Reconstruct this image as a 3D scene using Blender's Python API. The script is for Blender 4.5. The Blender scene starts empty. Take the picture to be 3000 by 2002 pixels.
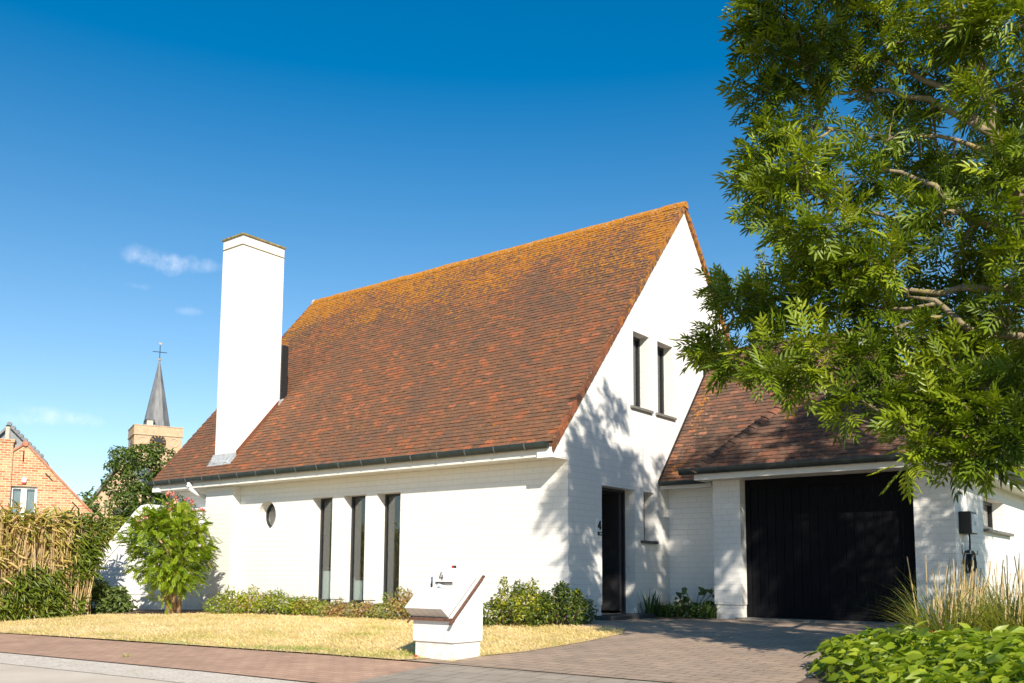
import bpy, bmesh, math, random
import numpy as np
from mathutils import Vector, Matrix
random.seed(7); rng = np.random.default_rng(7)
R = math.radians
scn = bpy.context.scene
COL = scn.collection

# ------------------------------------------------------------------ camera (solved from the photograph)
FPX, YAW, PITCH, ROLL = 2688.1, 0.6566002, 0.1076145, 0.0058420
CAM = np.array([8.1494, -12.0309, 0.7546]); SHIFT = 0.1305365
_f = np.array([-math.sin(YAW)*math.cos(PITCH), math.cos(YAW)*math.cos(PITCH), math.sin(PITCH)])
_r = np.array([math.cos(YAW), math.sin(YAW), 0.0]); _u = np.cross(_r, _f)
_c, _s = math.cos(ROLL), math.sin(ROLL)
RT, UP, FW = _c*_r + _s*_u, -_s*_r + _c*_u, _f
def ray(u, v): return FW + RT*(u-1500)/FPX - UP*(v-1001-SHIFT*3000)/FPX
def at(u, v, d): return CAM + ray(u, v)*d          # survey helper: a photo point at a depth becomes a place
cd = bpy.data.cameras.new('camera'); cam = bpy.data.objects.new('camera', cd); COL.objects.link(cam)
M = Matrix(((RT[0], UP[0], -FW[0], CAM[0]), (RT[1], UP[1], -FW[1], CAM[1]), (RT[2], UP[2], -FW[2], CAM[2]), (0, 0, 0, 1)))
cam.matrix_world = M
cd.sensor_width = 36; cd.lens = 36*FPX/3000; cd.shift_y = SHIFT; cd.clip_end = 5000; cd.clip_start = 0.05
cd.dof.use_dof = True; cd.dof.focus_distance = 13.5; cd.dof.aperture_fstop = 3.2
scn.camera = cam

# ------------------------------------------------------------------ sky, sun, exposure
SUN = np.array([1.22, -1.0, 0.97]); SUN = SUN/np.linalg.norm(SUN)
elev = math.asin(SUN[2]); azim = math.atan2(SUN[0], SUN[1])
w = bpy.data.worlds.new('World'); scn.world = w; w.use_nodes = True
nt = w.node_tree; nt.nodes.clear()
out = nt.nodes.new('ShaderNodeOutputWorld'); bg = nt.nodes.new('ShaderNodeBackground')
sky = nt.nodes.new('ShaderNodeTexSky'); sky.sky_type = 'NISHITA'; sky.sun_disc = False
sky.sun_elevation = elev; sky.sun_rotation = azim
sky.air_density = 1.0; sky.dust_density = 0.12; sky.ozone_density = 4.0; sky.altitude = 0
SKY_STRENGTH = 0.094
bg.inputs['Strength'].default_value = SKY_STRENGTH
hs = nt.nodes.new('ShaderNodeHueSaturation'); hs.inputs['Saturation'].default_value = 1.45; hs.inputs['Value'].default_value = 1.0; hs.inputs['Hue'].default_value = 0.491
nt.links.new(sky.outputs[0], hs.inputs['Color'])
# small fair-weather clouds low over the church, placed by compass direction
tc = nt.nodes.new('ShaderNodeTexCoord'); last = hs.outputs[0]
nz = nt.nodes.new('ShaderNodeTexNoise'); nz.inputs['Scale'].default_value = 38; nz.inputs['Detail'].default_value = 8; nz.inputs['Roughness'].default_value = .62
nt.links.new(tc.outputs['Generated'], nz.inputs['Vector'])
def wmath(op, a, b=None):
    n = nt.nodes.new('ShaderNodeMath'); n.operation = op
    for i, x in enumerate((a, b)):
        if x is None: continue
        if isinstance(x, (int, float)): n.inputs[i].default_value = x
        else: nt.links.new(x, n.inputs[i])
    return n.outputs[0]
sz_ = nt.nodes.new('ShaderNodeSeparateXYZ'); nt.links.new(tc.outputs['Generated'], sz_.inputs[0])
satr = nt.nodes.new('ShaderNodeMapRange'); satr.inputs['From Min'].default_value = .0; satr.inputs['From Max'].default_value = .66; satr.inputs['To Min'].default_value = .84; satr.inputs['To Max'].default_value = 1.56
nt.links.new(sz_.outputs['Z'], satr.inputs['Value']); nt.links.new(satr.outputs[0], hs.inputs['Saturation'])
def wdot(vec):
    n = nt.nodes.new('ShaderNodeVectorMath'); n.operation = 'DOT_PRODUCT'; n.inputs[1].default_value = tuple(vec)
    nt.links.new(tc.outputs['Generated'], n.inputs[0]); return n.outputs['Value']
for (u, v, a, b, amt) in [(430, 755, .032, .0145, .30), (490, 775, .038, .0130, .34), (575, 774, .036, .0105, .36), (412, 838, .020, .005, .22), (558, 912, .018, .0055, .22),
                          (145, 1214, .036, .0125, .42), (205, 1230, .044, .010, .36), (80, 1230, .036, .007, .22)]:
    c = ray(u, v); c = c/np.linalg.norm(c); e1 = np.cross(c, (0, 0, 1)); e1 /= np.linalg.norm(e1); e2 = np.cross(e1, c)
    x = wmath('DIVIDE', wdot(e1), a); y = wmath('DIVIDE', wdot(e2), b)
    r2 = wmath('ADD', wmath('MULTIPLY', x, x), wmath('MULTIPLY', y, y))
    front = wmath('GREATER_THAN', wdot(c), 0.5)
    m = wmath('SUBTRACT', wmath('ADD', -0.75, wmath('MULTIPLY', nz.outputs[0], 3.0)), r2)
    mr = nt.nodes.new('ShaderNodeMapRange'); mr.interpolation_type = 'SMOOTHSTEP'
    mr.inputs['From Min'].default_value = 0.0; mr.inputs['From Max'].default_value = 1.9; mr.inputs['To Max'].default_value = amt
    nt.links.new(m, mr.inputs['Value'])
    mx = nt.nodes.new('ShaderNodeMix'); mx.data_type = 'RGBA'
    nt.links.new(wmath('MULTIPLY', mr.outputs[0], front), mx.inputs[0]); nt.links.new(last, mx.inputs[6])
    mx.inputs[7].default_value = (9.0, 8.9, 9.4, 1)
    last = mx.outputs[2]
nt.links.new(last, bg.inputs['Color']); nt.links.new(bg.outputs[0], out.inputs['Surface'])
sd = bpy.data.lights.new('sun', 'SUN'); so = bpy.data.objects.new('sun', sd); COL.objects.link(so)
sd.energy = 5.0; sd.angle = R(0.55); sd.color = (1.0, 0.91, 0.78)
so.rotation_euler = Vector(SUN).to_track_quat('Z', 'Y').to_euler()
vs = scn.view_settings; vs.view_transform = 'Standard'; vs.look = 'None'; vs.gamma = 1.0; vs.exposure = 0.66; vs.use_curve_mapping = False

# ------------------------------------------------------------------ material helpers
class NT:
    def __init__(s, name):
        s.m = bpy.data.materials.new(name); s.m.use_nodes = True; s.t = s.m.node_tree
        s.p = s.t.nodes['Principled BSDF']; s.o = s.t.nodes['Material Output']
    def n(s, kind, **kw):
        n = s.t.nodes.new('ShaderNode'+kind)
        for k, v in kw.items(): setattr(n, k, v)
        return n
    def l(s, a, b): s.t.links.new(a, b)
    def set(s, n, **kw):
        for k, v in kw.items(): n.inputs[k.replace('_', ' ')].default_value = v
        return n
    def obj(s): return s.n('TexCoord').outputs['Object']
    def uv(s): return s.n('TexCoord').outputs['UV']
    def noise(s, vec, scale, detail=5, rough=.55):
        n = s.n('TexNoise'); s.set(n, Scale=scale, Detail=detail, Roughness=rough); s.l(vec, n.inputs['Vector']); return n.outputs[0]
    def ramp(s, fac, stops, interp='LINEAR'):
        n = s.n('ValToRGB'); cr = n.color_ramp; cr.interpolation = interp
        while len(cr.elements) < len(stops): cr.elements.new(0.5)
        for e, (p, c) in zip(cr.elements, stops):
            e.position = p; e.color = (*c, 1) if len(c) == 3 else c
        s.l(fac, n.inputs[0]); return n.outputs[0]
    def mix(s, fac, a, b, mode='MIX'):
        n = s.n('Mix', data_type='RGBA', blend_type=mode)
        for i, x in ((0, fac), (6, a), (7, b)):
            if isinstance(x, (int, float)): n.inputs[i].default_value = x
            elif isinstance(x, tuple): n.inputs[i].default_value = (*x, 1)
            else: s.l(x, n.inputs[i])
        return n.outputs[2]
    def math(s, op, a, b=None):
        n = s.n('Math', operation=op)
        for i, x in enumerate((a, b)):
            if x is None: continue
            if isinstance(x, (int, float)): n.inputs[i].default_value = x
            else: s.l(x, n.inputs[i])
        return n.outputs[0]
    def bump(s, h, strength=.3, dist=.01, normal=None):
        n = s.n('Bump'); s.set(n, Strength=strength, Distance=dist); s.l(h, n.inputs['Height'])
        if normal is not None: s.l(normal, n.inputs['Normal'])
        s.l(n.outputs[0], s.p.inputs['Normal']); return n.outputs[0]
    def col(s, c):
        if isinstance(c, tuple): s.p.inputs['Base Color'].default_value = (*c, 1)
        else: s.l(c, s.p.inputs['Base Color'])
    def rough(s, r): s.p.inputs['Roughness'].default_value = r
    def attr(s, name='tint'):
        n = s.n('Attribute'); n.attribute_name = name; sp = s.n('SeparateColor'); s.l(n.outputs['Color'], sp.inputs[0]); return sp.outputs
    def map(s, vec, scale=(1, 1, 1), rot=(0, 0, 0)):
        n = s.n('Mapping'); n.inputs['Scale'].default_value = scale; n.inputs['Rotation'].default_value = rot; s.l(vec, n.inputs[0]); return n.outputs[0]

def plain(name, c, rough=.5, metal=0, var=.12, scale=14, bump=.05, spec=.5):
    b = NT(name); o = b.obj(); f = b.noise(o, scale)
    lo = tuple(x*(1-var) for x in c); hi = tuple(min(1, x*(1+var)) for x in c)
    b.col(b.ramp(f, [(.3, lo), (.7, hi)])); b.rough(rough); b.p.inputs['Metallic'].default_value = metal
    b.p.inputs['Specular IOR Level'].default_value = spec
    if bump: b.bump(b.noise(o, scale*6), bump, .004)
    return b.m

def white_brick(name, c=(.76, .74, .70), bw=.27, rh=.1, joint=.005, depth=.5, jd=.68):
    b = NT(name); uv = b.uv(); o = b.obj()
    wv = b.n('TexNoise'); b.set(wv, Scale=5.0, Detail=2.0); b.l(o, wv.inputs['Vector'])
    sc = b.n('VectorMath', operation='SCALE'); sc.inputs['Scale'].default_value = .006; b.l(wv.outputs['Color'], sc.inputs[0])
    ad = b.n('VectorMath', operation='ADD'); b.l(uv, ad.inputs[0]); b.l(sc.outputs[0], ad.inputs[1])
    br = b.n('TexBrick'); br.offset = .5; br.squash = .72; br.squash_frequency = 3
    b.set(br, Scale=1.0, Mortar_Size=joint, Mortar_Smooth=.5, Brick_Width=bw, Row_Height=rh, Bias=0.0)
    br.inputs['Color1'].default_value = (1, 1, 1, 1); br.inputs['Color2'].default_value = (.6, .6, .6, 1); br.inputs['Mortar'].default_value = (.8, .8, .8, 1)
    b.l(ad.outputs[0], br.inputs['Vector'])
    n1 = b.noise(o, 1.3, 6); n2 = b.noise(o, 55, 4)
    base = b.ramp(n1, [(.25, tuple(x*.965 for x in c)), (.65, c)])
    base = b.mix(b.math('MULTIPLY', br.outputs['Fac'], 1-jd), base, (.45, .43, .40))
    gr = b.ramp(b.noise(b.map(o, (3, 3, .5)), 3.2, 6), [(.62, (0, 0, 0)), (.85, (.16, .16, .16))])
    base = b.mix(gr, base, (.52, .49, .42))
    ge = b.n('NewGeometry'); sx = b.n('SeparateXYZ'); b.l(ge.outputs['Position'], sx.inputs[0])
    lo = b.n('MapRange'); pass
    for k_, v_ in (('From Min', .40), ('From Max', -.1), ('To Min', 0.0), ('To Max', .8)): lo.inputs[k_].default_value = v_
    b.l(sx.outputs['Z'], lo.inputs['Value'])
    sp = b.math('MULTIPLY', lo.outputs[0], b.ramp(b.noise(o, 9, 6, .7), [(.42, (0, 0, 0)), (.7, (.75,)*3)])); base = b.mix(sp, base, (.42, .34, .25))
    b.col(base); b.rough(.6); b.p.inputs['Specular IOR Level'].default_value = .3
    h = b.math('ADD', b.math('MULTIPLY', br.outputs['Fac'], -1.0), b.math('ADD', b.math('MULTIPLY', n2, .16), b.math('MULTIPLY', br.outputs['Color'], .35)))
    b.bump(h, depth, .008); return b.m

MAT = {}
MAT['wall'] = white_brick('white_painted_brick')
MAT['mailwall'] = white_brick('white_painted_brick_mailbox', bw=.26, rh=.095, depth=.3)
MAT['whiteboard'] = plain('white_painted_board', (.72, .69, .63), .45, var=.05, scale=5, bump=.03)
MAT['whitepvc'] = plain('white_plastic', (.8, .8, .78), .35, var=.03)
MAT['gutter'] = plain('dark_green_zinc_gutter', (.022, .032, .030), .42, var=.35, scale=9)
MAT['bracket'] = plain('zinc_bracket', (.10, .11, .105), .45, var=.3)
MAT['frame'] = plain('anthracite_frame', (.018, .019, .021), .4, var=.15)
MAT['sill'] = plain('bluestone_sill', (.16, .155, .135), .6, var=.3, scale=20, bump=.2)
MAT['darksill'] = plain('dark_stone_sill', (.05, .05, .052), .5, var=.25, scale=20)
MAT['lead'] = plain('lead_flashing', (.36, .37, .37), .5, var=.3, scale=12, bump=.3)
MAT['interior'] = plain('interior_plaster', (.45, .43, .40), .8, var=.03)
MAT['floor_in'] = plain('hall_floor', (.11, .10, .095), .35, var=.2)
MAT['black'] = plain('black_plastic', (.012, .012, .013), .45, var=.1)
MAT['silver'] = plain('grey_metal_panel', (.52, .53, .55), .4, 0, var=.05)
MAT['steel'] = plain('steel', (.32, .30, .28), .4, .7)
MAT['doorleaf'] = plain('dark_door_leaf', (.022, .022, .024), .35)
MAT['dooredge'] = plain('dark_wood_door_edge', (.085, .068, .075), .35)
MAT['brown_trim'] = plain('rusted_brown_trim', (.12, .055, .035), .6, var=.5, scale=25, bump=.3)
MAT['slabwhite'] = plain('white_painted_slab', (.68, .66, .63), .65, var=.06, scale=7, bump=.15)
MAT['soil'] = plain('dry_soil', (.13, .085, .055), .95, var=.45, scale=8, bump=.6)
MAT['brown_bark'] = plain('shrub_bark', (.26, .17, .10), .9, var=.4, scale=18, bump=.5)
MAT['paper'] = plain('paper', (.75, .76, .76), .7, var=.04)
MAT['paper_teal'] = plain('printed_paper', (.1, .36, .42), .7)
MAT['red'] = plain('red_plastic', (.45, .03, .02), .4)
MAT['gold'] = plain('gilded_metal', (.75, .42, .08), .35, .6)

def glass(name, tint=(.9, .95, .93)):
    b = NT(name); tr = b.n('BsdfTransparent'); tr.inputs[0].default_value = (*tint, 1)
    gl = b.n('BsdfGlossy'); gl.inputs['Roughness'].default_value = .015; fr = b.n('Fresnel'); ge = b.n('NewGeometry'); ir = b.n('MapRange'); ir.inputs['To Min'].default_value = 2.0; ir.inputs['To Max'].default_value = .5; b.l(ge.outputs['Backfacing'], ir.inputs['Value']); b.l(ir.outputs[0], fr.inputs[0])
    ms = b.n('MixShader'); b.l(fr.outputs[0], ms.inputs[0]); b.l(tr.outputs[0], ms.inputs[1]); b.l(gl.outputs[0], ms.inputs[2])
    b.l(ms.outputs[0], b.o.inputs['Surface']); return b.m
MAT['glass'] = glass('window_glass', (.75, .8, .79))

def roof_mat(name, stops, lich=1.0):
    b = NT(name); o = b.obj(); a = b.attr()
    base = b.ramp(a[0], stops)
    base = b.mix(.75, base, b.ramp(b.noise(o, 16, 6, .65), [(.25, (.5, .48, .48)), (.75, (1.3, 1.27, 1.22))]), 'MULTIPLY')
    soot = b.ramp(b.noise(b.map(o, (1, .6, .6)), .9, 5, .6), [(.46, (0, 0, 0)), (.68, (.6, .6, .6))])
    base = b.mix(soot, base, (.105, .070, .050))
    # orange lichen, denser where the tint's green channel says so
    ln = b.math('ADD', b.noise(o, 13, 6, .66), b.math('MULTIPLY', a[1], .335))
    ln = b.math('ADD', ln, b.math('MULTIPLY', b.math('SUBTRACT', b.noise(o, .8, 3), .5), .30))
    lm = b.ramp(ln, [(.68, (0, 0, 0)), (.735, (lich,)*3)])
    base = b.mix(lm, base, b.ramp(b.noise(o, 30, 3), [(.3, (.30, .105, .008)), (.7, (.50, .215, .018))]))
    wm = b.ramp(b.math('ADD', b.noise(o, 24, 4, .6), b.math('MULTIPLY', a[1], .10)), [(.68, (0, 0, 0)), (.73, (.8,)*3)])
    base = b.mix(wm, base, (.40, .36, .29))
    b.col(base); b.rough(.85); b.p.inputs['Specular IOR Level'].default_value = .25
    b.bump(b.noise(o, 70, 4, .7), .5, .006); return b.m
MAT['roof'] = roof_mat('weathered_clay_tiles', [(0, (.150, .085, .052)), (.45, (.190, .095, .052)), (.82, (.23, .098, .050)), (.95, (.31, .105, .045)), (1, (.35, .125, .06))])
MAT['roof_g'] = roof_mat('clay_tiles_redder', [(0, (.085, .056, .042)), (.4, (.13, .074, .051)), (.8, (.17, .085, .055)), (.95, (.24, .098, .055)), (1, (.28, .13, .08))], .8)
MAT['verge'] = roof_mat('verge_tiles', [(0, (.10, .05, .032)), (1, (.25, .085, .04))], .8)

def leaf_mat(name, stops, trans=.35, rough=.38, spec=.5, tcol=None):
    b = NT(name); a = b.attr()
    c = b.ramp(a[0], stops); b.col(c); b.rough(rough); b.p.inputs['Specular IOR Level'].default_value = spec
    t = b.n('BsdfTranslucent')
    tm = b.mix(1.0, c, tcol or (1.9, 2.0, .9), 'MULTIPLY'); b.l(tm, t.inputs[0])
    ms = b.n('MixShader'); ms.inputs[0].default_value = trans
    b.l(b.p.outputs[0], ms.inputs[1]); b.l(t.outputs[0], ms.inputs[2]); b.l(ms.outputs[0], b.o.inputs['Surface']); return b.m
MAT['ash_leaf'] = leaf_mat('ash_leaves', [(0, (.042, .075, .005)), (.45, (.125, .18, .006)), (1, (.33, .37, .018))], .19, .42, .34)
MAT['fern_leaf'] = leaf_mat('pinnate_leaves', [(0, (.06, .10, .012)), (.5, (.17, .25, .015)), (.85, (.30, .36, .02)), (.95, (.40, .30, .03)), (1, (.24, .09, .05))], .3)
MAT['shrub_leaf'] = leaf_mat('shrub_leaves', [(0, (.09, .14, .015)), (.45, (.20, .25, .018)), (.78, (.38, .38, .03)), (.88, (.36, .22, .07)), (1, (.26, .11, .04))], .28)
MAT['green_shrub_leaf'] = leaf_mat('green_shrub_leaves', [(0, (.035, .06, .013)), (.5, (.09, .13, .014)), (.85, (.27, .28, .015)), (1, (.38, .36, .02))], .28)
MAT['dry_leaf'] = leaf_mat('dry_shrub_leaves', [(0, (.14, .18, .03)), (.4, (.27, .27, .05)), (.62, (.36, .22, .09)), (1, (.28, .14, .06))], .2)
MAT['broad_leaf'] = leaf_mat('broad_leaves', [(0, (.07, .13, .01)), (.5, (.18, .25, .012)), (1, (.33, .38, .03))], .33, .42, .4)
MAT['dark_leaf'] = leaf_mat('dark_strap_leaves', [(0, (.025, .05, .012)), (1, (.08, .13, .025))], .25)
MAT['weed_leaf'] = leaf_mat('weed_leaves', [(0, (.06, .10, .02)), (1, (.16, .21, .06))], .25)
MAT['bg_leaf'] = leaf_mat('tree_leaves_far', [(0, (.045, .08, .012)), (.6, (.09, .135, .018)), (1, (.16, .20, .03))], .25)
MAT['conifer_leaf'] = leaf_mat('conifer_sprays', [(0, (.10, .12, .02)), (1, (.22, .24, .04))], .2)
MAT['yellow_leaf'] = leaf_mat('yellow_bush_leaves', [(0, (.16, .19, .015)), (1, (.36, .36, .03))], .3)
MAT['grass_blade'] = leaf_mat('ornamental_grass', [(0, (.11, .16, .02)), (.6, (.22, .27, .035)), (1, (.40, .36, .08))], .3)
MAT['straw'] = leaf_mat('straw', [(0, (.36, .24, .11)), (.5, (.54, .40, .21)), (1, (.68, .54, .33))], .15)
MAT['reed_leaf'] = leaf_mat('bamboo_leaves', [(0, (.09, .14, .015)), (.55, (.20, .24, .025)), (.8, (.40, .33, .08)), (1, (.56, .41, .17))], .3)
MAT['lawn_blade'] = leaf_mat('lawn_blades', [(0, (.24, .32, .05)), (.28, (.52, .45, .14)), (.55, (.74, .56, .26)), (1, (.82, .66, .40))], .2)
MAT['petal'] = leaf_mat('pink_petals', [(0, (.55, .05, .08)), (.4, (.7, .22, .17)), (1, (.78, .50, .32))], .25, .5, .3, (1.2, 1.2, 1.2))
MAT['redspike'] = leaf_mat('red_flower', [(0, (.5, .05, .06)), (1, (.65, .12, .12))], .2, .5, .3, (1.2, 1.2, 1.2))

def bark(name, c1, c2, lich):
    b = NT(name); o = b.obj(); n = b.noise(b.map(o, (1, 1, .35)), 22, 6, .65)
    base = b.ramp(n, [(.3, c1), (.7, c2)])
    base = b.mix(b.ramp(b.noise(o, 7, 5, .6), [(.5, (0, 0, 0)), (.64, (.8,)*3)]), base, lich)
    b.col(base); b.rough(.9); b.bump(b.math('ADD', n, b.noise(o, 60, 4, .7)), .9, .014); return b.m
MAT['ash_bark'] = bark('ash_bark', (.13, .10, .06), (.33, .27, .17), (.34, .27, .07))

def brick_mat(name, c1, c2, mortar, bw=.21, rh=.065, ms=.011):
    b = NT(name); uv = b.uv(); o = b.obj(); br = b.n('TexBrick'); br.offset = .5
    b.set(br, Scale=1.0, Mortar_Size=ms, Mortar_Smooth=.2, Brick_Width=bw, Row_Height=rh, Bias=-.1)
    br.inputs['Color1'].default_value = (*c1, 1); br.inputs['Color2'].default_value = (*c2, 1); br.inputs['Mortar'].default_value = (*mortar, 1)
    b.l(uv, br.inputs['Vector'])
    base = b.mix(.6, br.outputs['Color'], b.ramp(b.noise(o, 2.2, 6), [(.25, (.75, .7, .65)), (.75, (1.25, 1.2, 1.15))]), 'MULTIPLY')
    b.col(base); b.rough(.9); b.p.inputs['Specular IOR Level'].default_value = .2
    b.bump(br.outputs['Fac'], -.4, .01); return b.m
MAT['obrick'] = brick_mat('orange_brick', (.40, .13, .06), (.58, .36, .19), (.54, .44, .31), .22, .085, .014)
MAT['ybrick'] = brick_mat('yellow_brick', (.52, .36, .23), (.47, .30, .18), (.48, .38, .27))
MAT['slate'] = plain('slate_tiles', (.15, .155, .165), .5, var=.35, scale=3, bump=.3)
MAT['slate_light'] = plain('slate_cladding', (.20, .21, .22), .55, var=.2, scale=4)
MAT['pantile'] = plain('red_coping', (.40, .17, .10), .8, var=.3, scale=6)
MAT['stone'] = plain('pale_stone', (.5, .44, .36), .8, var=.15, scale=6)

# ------------------------------------------------------------------ object helpers
BASE = {}
def tag(o, label=None, cat=None, group=None, kind=None):
    if label: o['label'] = label
    if cat: o['category'] = cat
    if group: o['group'] = group
    if kind: o['kind'] = kind
    return o
def thing(name, label, cat, loc, group=None):
    o = bpy.data.objects.new(name, None); o.empty_display_size = .2; COL.objects.link(o); o.location = tuple(loc)
    BASE[o.name] = Vector(loc); return tag(o, label, cat, group)

class MB:
    """collects shapes in world coordinates, links them as ONE mesh object"""
    def __init__(s): s.v = []; s.f = []; s.t = []
    def add(s, vs, fs, tint=(.5, 0, 0)):
        b = len(s.v); s.v += [tuple(x) for x in vs]; s.t += [tint]*len(vs); s.f += [tuple(i+b for i in f) for f in fs]; return s
    def box(s, x0, x1, y0, y1, z0, z1, tint=(.5, 0, 0)):
        vs = [(x, y, z) for x in (x0, x1) for y in (y0, y1) for z in (z0, z1)]
        return s.add(vs, [(0, 1, 3, 2), (4, 6, 7, 5), (0, 4, 5, 1), (2, 3, 7, 6), (0, 2, 6, 4), (1, 5, 7, 3)], tint)
    def obox(s, c, ax, ay, az, hx, hy, hz, tint=(.5, 0, 0)):
        c, ax, ay, az = (np.array(q, float) for q in (c, ax, ay, az))
        vs = [c+ax*hx*i+ay*hy*j+az*hz*k for i in (-1, 1) for j in (-1, 1) for k in (-1, 1)]
        return s.add(vs, [(0, 1, 3, 2), (4, 6, 7, 5), (0, 4, 5, 1), (2, 3, 7, 6), (0, 2, 6, 4), (1, 5, 7, 3)], tint)
    def prism(s, poly, vec, tint=(.5, 0, 0)):
        n = len(poly); P = [np.array(p, float) for p in poly]; Q = [p+np.array(vec, float) for p in P]
        return s.add(P+Q, [tuple(range(n-1, -1, -1)), tuple(range(n, 2*n))]+[(i, (i+1) % n, (i+1) % n+n, i+n) for i in range(n)], tint)
    def tube(s, pts, rad, n=7, cap=True, tint=(.5, 0, 0)):
        pts = [np.array(p, float) for p in pts]
        if isinstance(rad, (int, float)): rad = [rad]*len(pts)
        vs = []; up = np.array((0.13, 0.27, .95))
        for i, p in enumerate(pts):
            d = pts[min(i+1, len(pts)-1)]-pts[max(i-1, 0)]; d /= (np.linalg.norm(d)+1e-9)
            a = np.cross(d, up)
            if np.linalg.norm(a) < .1: a = np.cross(d, (1, 0, 0))
            a /= np.linalg.norm(a); b = np.cross(d, a)
            for k in range(n):
                t = 2*math.pi*k/n; vs.append(p+(a*math.cos(t)+b*math.sin(t))*rad[i])
        fs = [(i*n+k, i*n+(k+1) % n, (i+1)*n+(k+1) % n, (i+1)*n+k) for i in range(len(pts)-1) for k in range(n)]
        if cap: fs += [tuple(range(n-1, -1, -1)), tuple((len(pts)-1)*n+k for k in range(n))]
        return s.add(vs, fs, tint)
    def lathe(s, c, prof, n=14, axis=(0, 0, 1), tint=(.5, 0, 0)):
        ax = Vector(axis).normalized(); q = Vector((0, 0, 1)).rotation_difference(ax); vs = []
        for r, z in prof:
            for k in range(n):
                t = 2*math.pi*k/n; vs.append(Vector(c)+q @ Vector((r*math.cos(t), r*math.sin(t), z)))
        m = len(prof)
        fs = [(i*n+k, i*n+(k+1) % n, (i+1)*n+(k+1) % n, (i+1)*n+k) for i in range(m-1) for k in range(n)]
        fs += [tuple(range(n-1, -1, -1)), tuple((m-1)*n+k for k in range(n))]
        return s.add(vs, fs, tint)
    def build(s, name, mat, parent=None, smooth=False, bevel=0, fix=True, uv=False, origin=None):
        base = BASE[parent.name] if parent is not None else Vector(origin or (0, 0, 0))
        me = bpy.data.meshes.new(name); V = np.array(s.v, float)-np.array(base)
        me.from_pydata(V.tolist(), [], s.f)
        if fix:
            bm = bmesh.new(); bm.from_mesh(me); bmesh.ops.recalc_face_normals(bm, faces=bm.faces); bm.to_mesh(me); bm.free()
        at_ = me.attributes.new('tint', 'FLOAT_COLOR', 'POINT')
        at_.data.foreach_set('color', np.array([(*t, 1) for t in s.t], np.float32).ravel())
        return finish(name, me, mat, parent, base, smooth, bevel, uv)
def finish(name, me, mat, parent, base, smooth=False, bevel=0, uv=False):
    o = bpy.data.objects.new(name, me); COL.objects.link(o); me.materials.append(mat)
    if parent is not None: o.parent = parent
    else: o.location = base
    BASE[o.name] = base
    if smooth: me.polygons.foreach_set('use_smooth', [True]*len(me.polygons))
    if bevel:
        b = o.modifiers.new('bevel', 'BEVEL'); b.width = bevel; b.segments = 2; b.limit_method = 'ANGLE'; b.angle_limit = R(40)
    if uv: box_uv(me, base)
    return o
def box_uv(me, base):
    L = me.uv_layers.new(name='UVMap') if not me.uv_layers else me.uv_layers[0]
    for p in me.polygons:
        n = p.normal
        h = Vector((-n.y, n.x, 0))
        if h.length < .2: a, b = Vector((1, 0, 0)), Vector((0, 1, 0))
        else:
            h.normalize(); a = h; b = n.cross(h)
            if b.z < 0: b = -b
            if abs(n.z) < .05: b = Vector((0, 0, 1))
        for li in p.loop_indices:
            w_ = me.vertices[me.loops[li].vertex_index].co + base
            L.data[li].uv = (w_.dot(a), w_.dot(b))
def boolean(o, cutters, op='DIFFERENCE'):
    """cut the shapes out for good; the cutters do not stay in the scene"""
    for mb in cutters:
        me = bpy.data.meshes.new('cut'); me.from_pydata([tuple(Vector(v)-BASE[o.name]) for v in mb.v], [], mb.f)
        bm = bmesh.new(); bm.from_mesh(me); bmesh.ops.recalc_face_normals(bm, faces=bm.faces); bm.to_mesh(me); bm.free()
        c = bpy.data.objects.new('cut', me); COL.objects.link(c)
        if o.parent: c.parent = o.parent
        md = o.modifiers.new('b', 'BOOLEAN'); md.operation = op; md.object = c; md.solver = 'EXACT'
        bpy.context.view_layer.update()
        dg = bpy.context.evaluated_depsgraph_get()
        new = bpy.data.meshes.new_from_object(o.evaluated_get(dg), depsgraph=dg)
        o.modifiers.remove(md); old = o.data; nm = old.name; o.data = new; bpy.data.meshes.remove(old); new.name = nm
        bpy.data.objects.remove(c); bpy.data.meshes.remove(me)
    box_uv(o.data, BASE[o.name])
def npmesh(name, V, F, mat, parent=None, tint=None, origin=(0, 0, 0), smooth=False):
    """V (n,3), F list of equal-length face index arrays"""
    base = BASE[parent.name] if parent is not None else Vector(origin)
    me = bpy.data.meshes.new(name); V = (np.asarray(V)-np.array(base)).astype(np.float32)
    me.vertices.add(len(V)); me.vertices.foreach_set('co', V.ravel())
    k = F.shape[1]; me.loops.add(F.size); me.loops.foreach_set('vertex_index', F.astype(np.int32).ravel())
    me.polygons.add(len(F)); me.polygons.foreach_set('loop_start', np.arange(0, F.size, k, dtype=np.int32))
    me.update(calc_edges=True)
    if tint is not None:
        a = me.attributes.new('tint', 'FLOAT_COLOR', 'POINT'); c = np.ones((len(V), 4), np.float32); c[:, :tint.shape[1]] = tint
        a.data.foreach_set('color', c.ravel())
    return finish(name, me, mat, parent, base, smooth)
def scatter(TV, TF, pos, mats, tint):
    """copies of a small template merged into arrays"""
    n, k = len(pos), len(TV)
    V = np.einsum('nij,kj->nki', mats, TV)+pos[:, None, :]
    F = (TF[None]+(np.arange(n)*k)[:, None, None]).reshape(-1, TF.shape[1])
    t = np.zeros((n, k, 3), np.float32); t[:, :, 0] = np.clip(tint, 0, 1)[:, None]
    return V.reshape(-1, 3), F, t.reshape(-1, 3)
def unit(a): return a/(np.linalg.norm(a, axis=-1, keepdims=True)+1e-9)
def frames(dirs, normals, scale):
    """columns: x = along leaf, y = side, z = leaf normal"""
    x = unit(dirs); y = unit(np.cross(normals, x)); z = np.cross(x, y)
    return np.stack([x, y, z], axis=2)*np.asarray(scale)[:, None, None]
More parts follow.
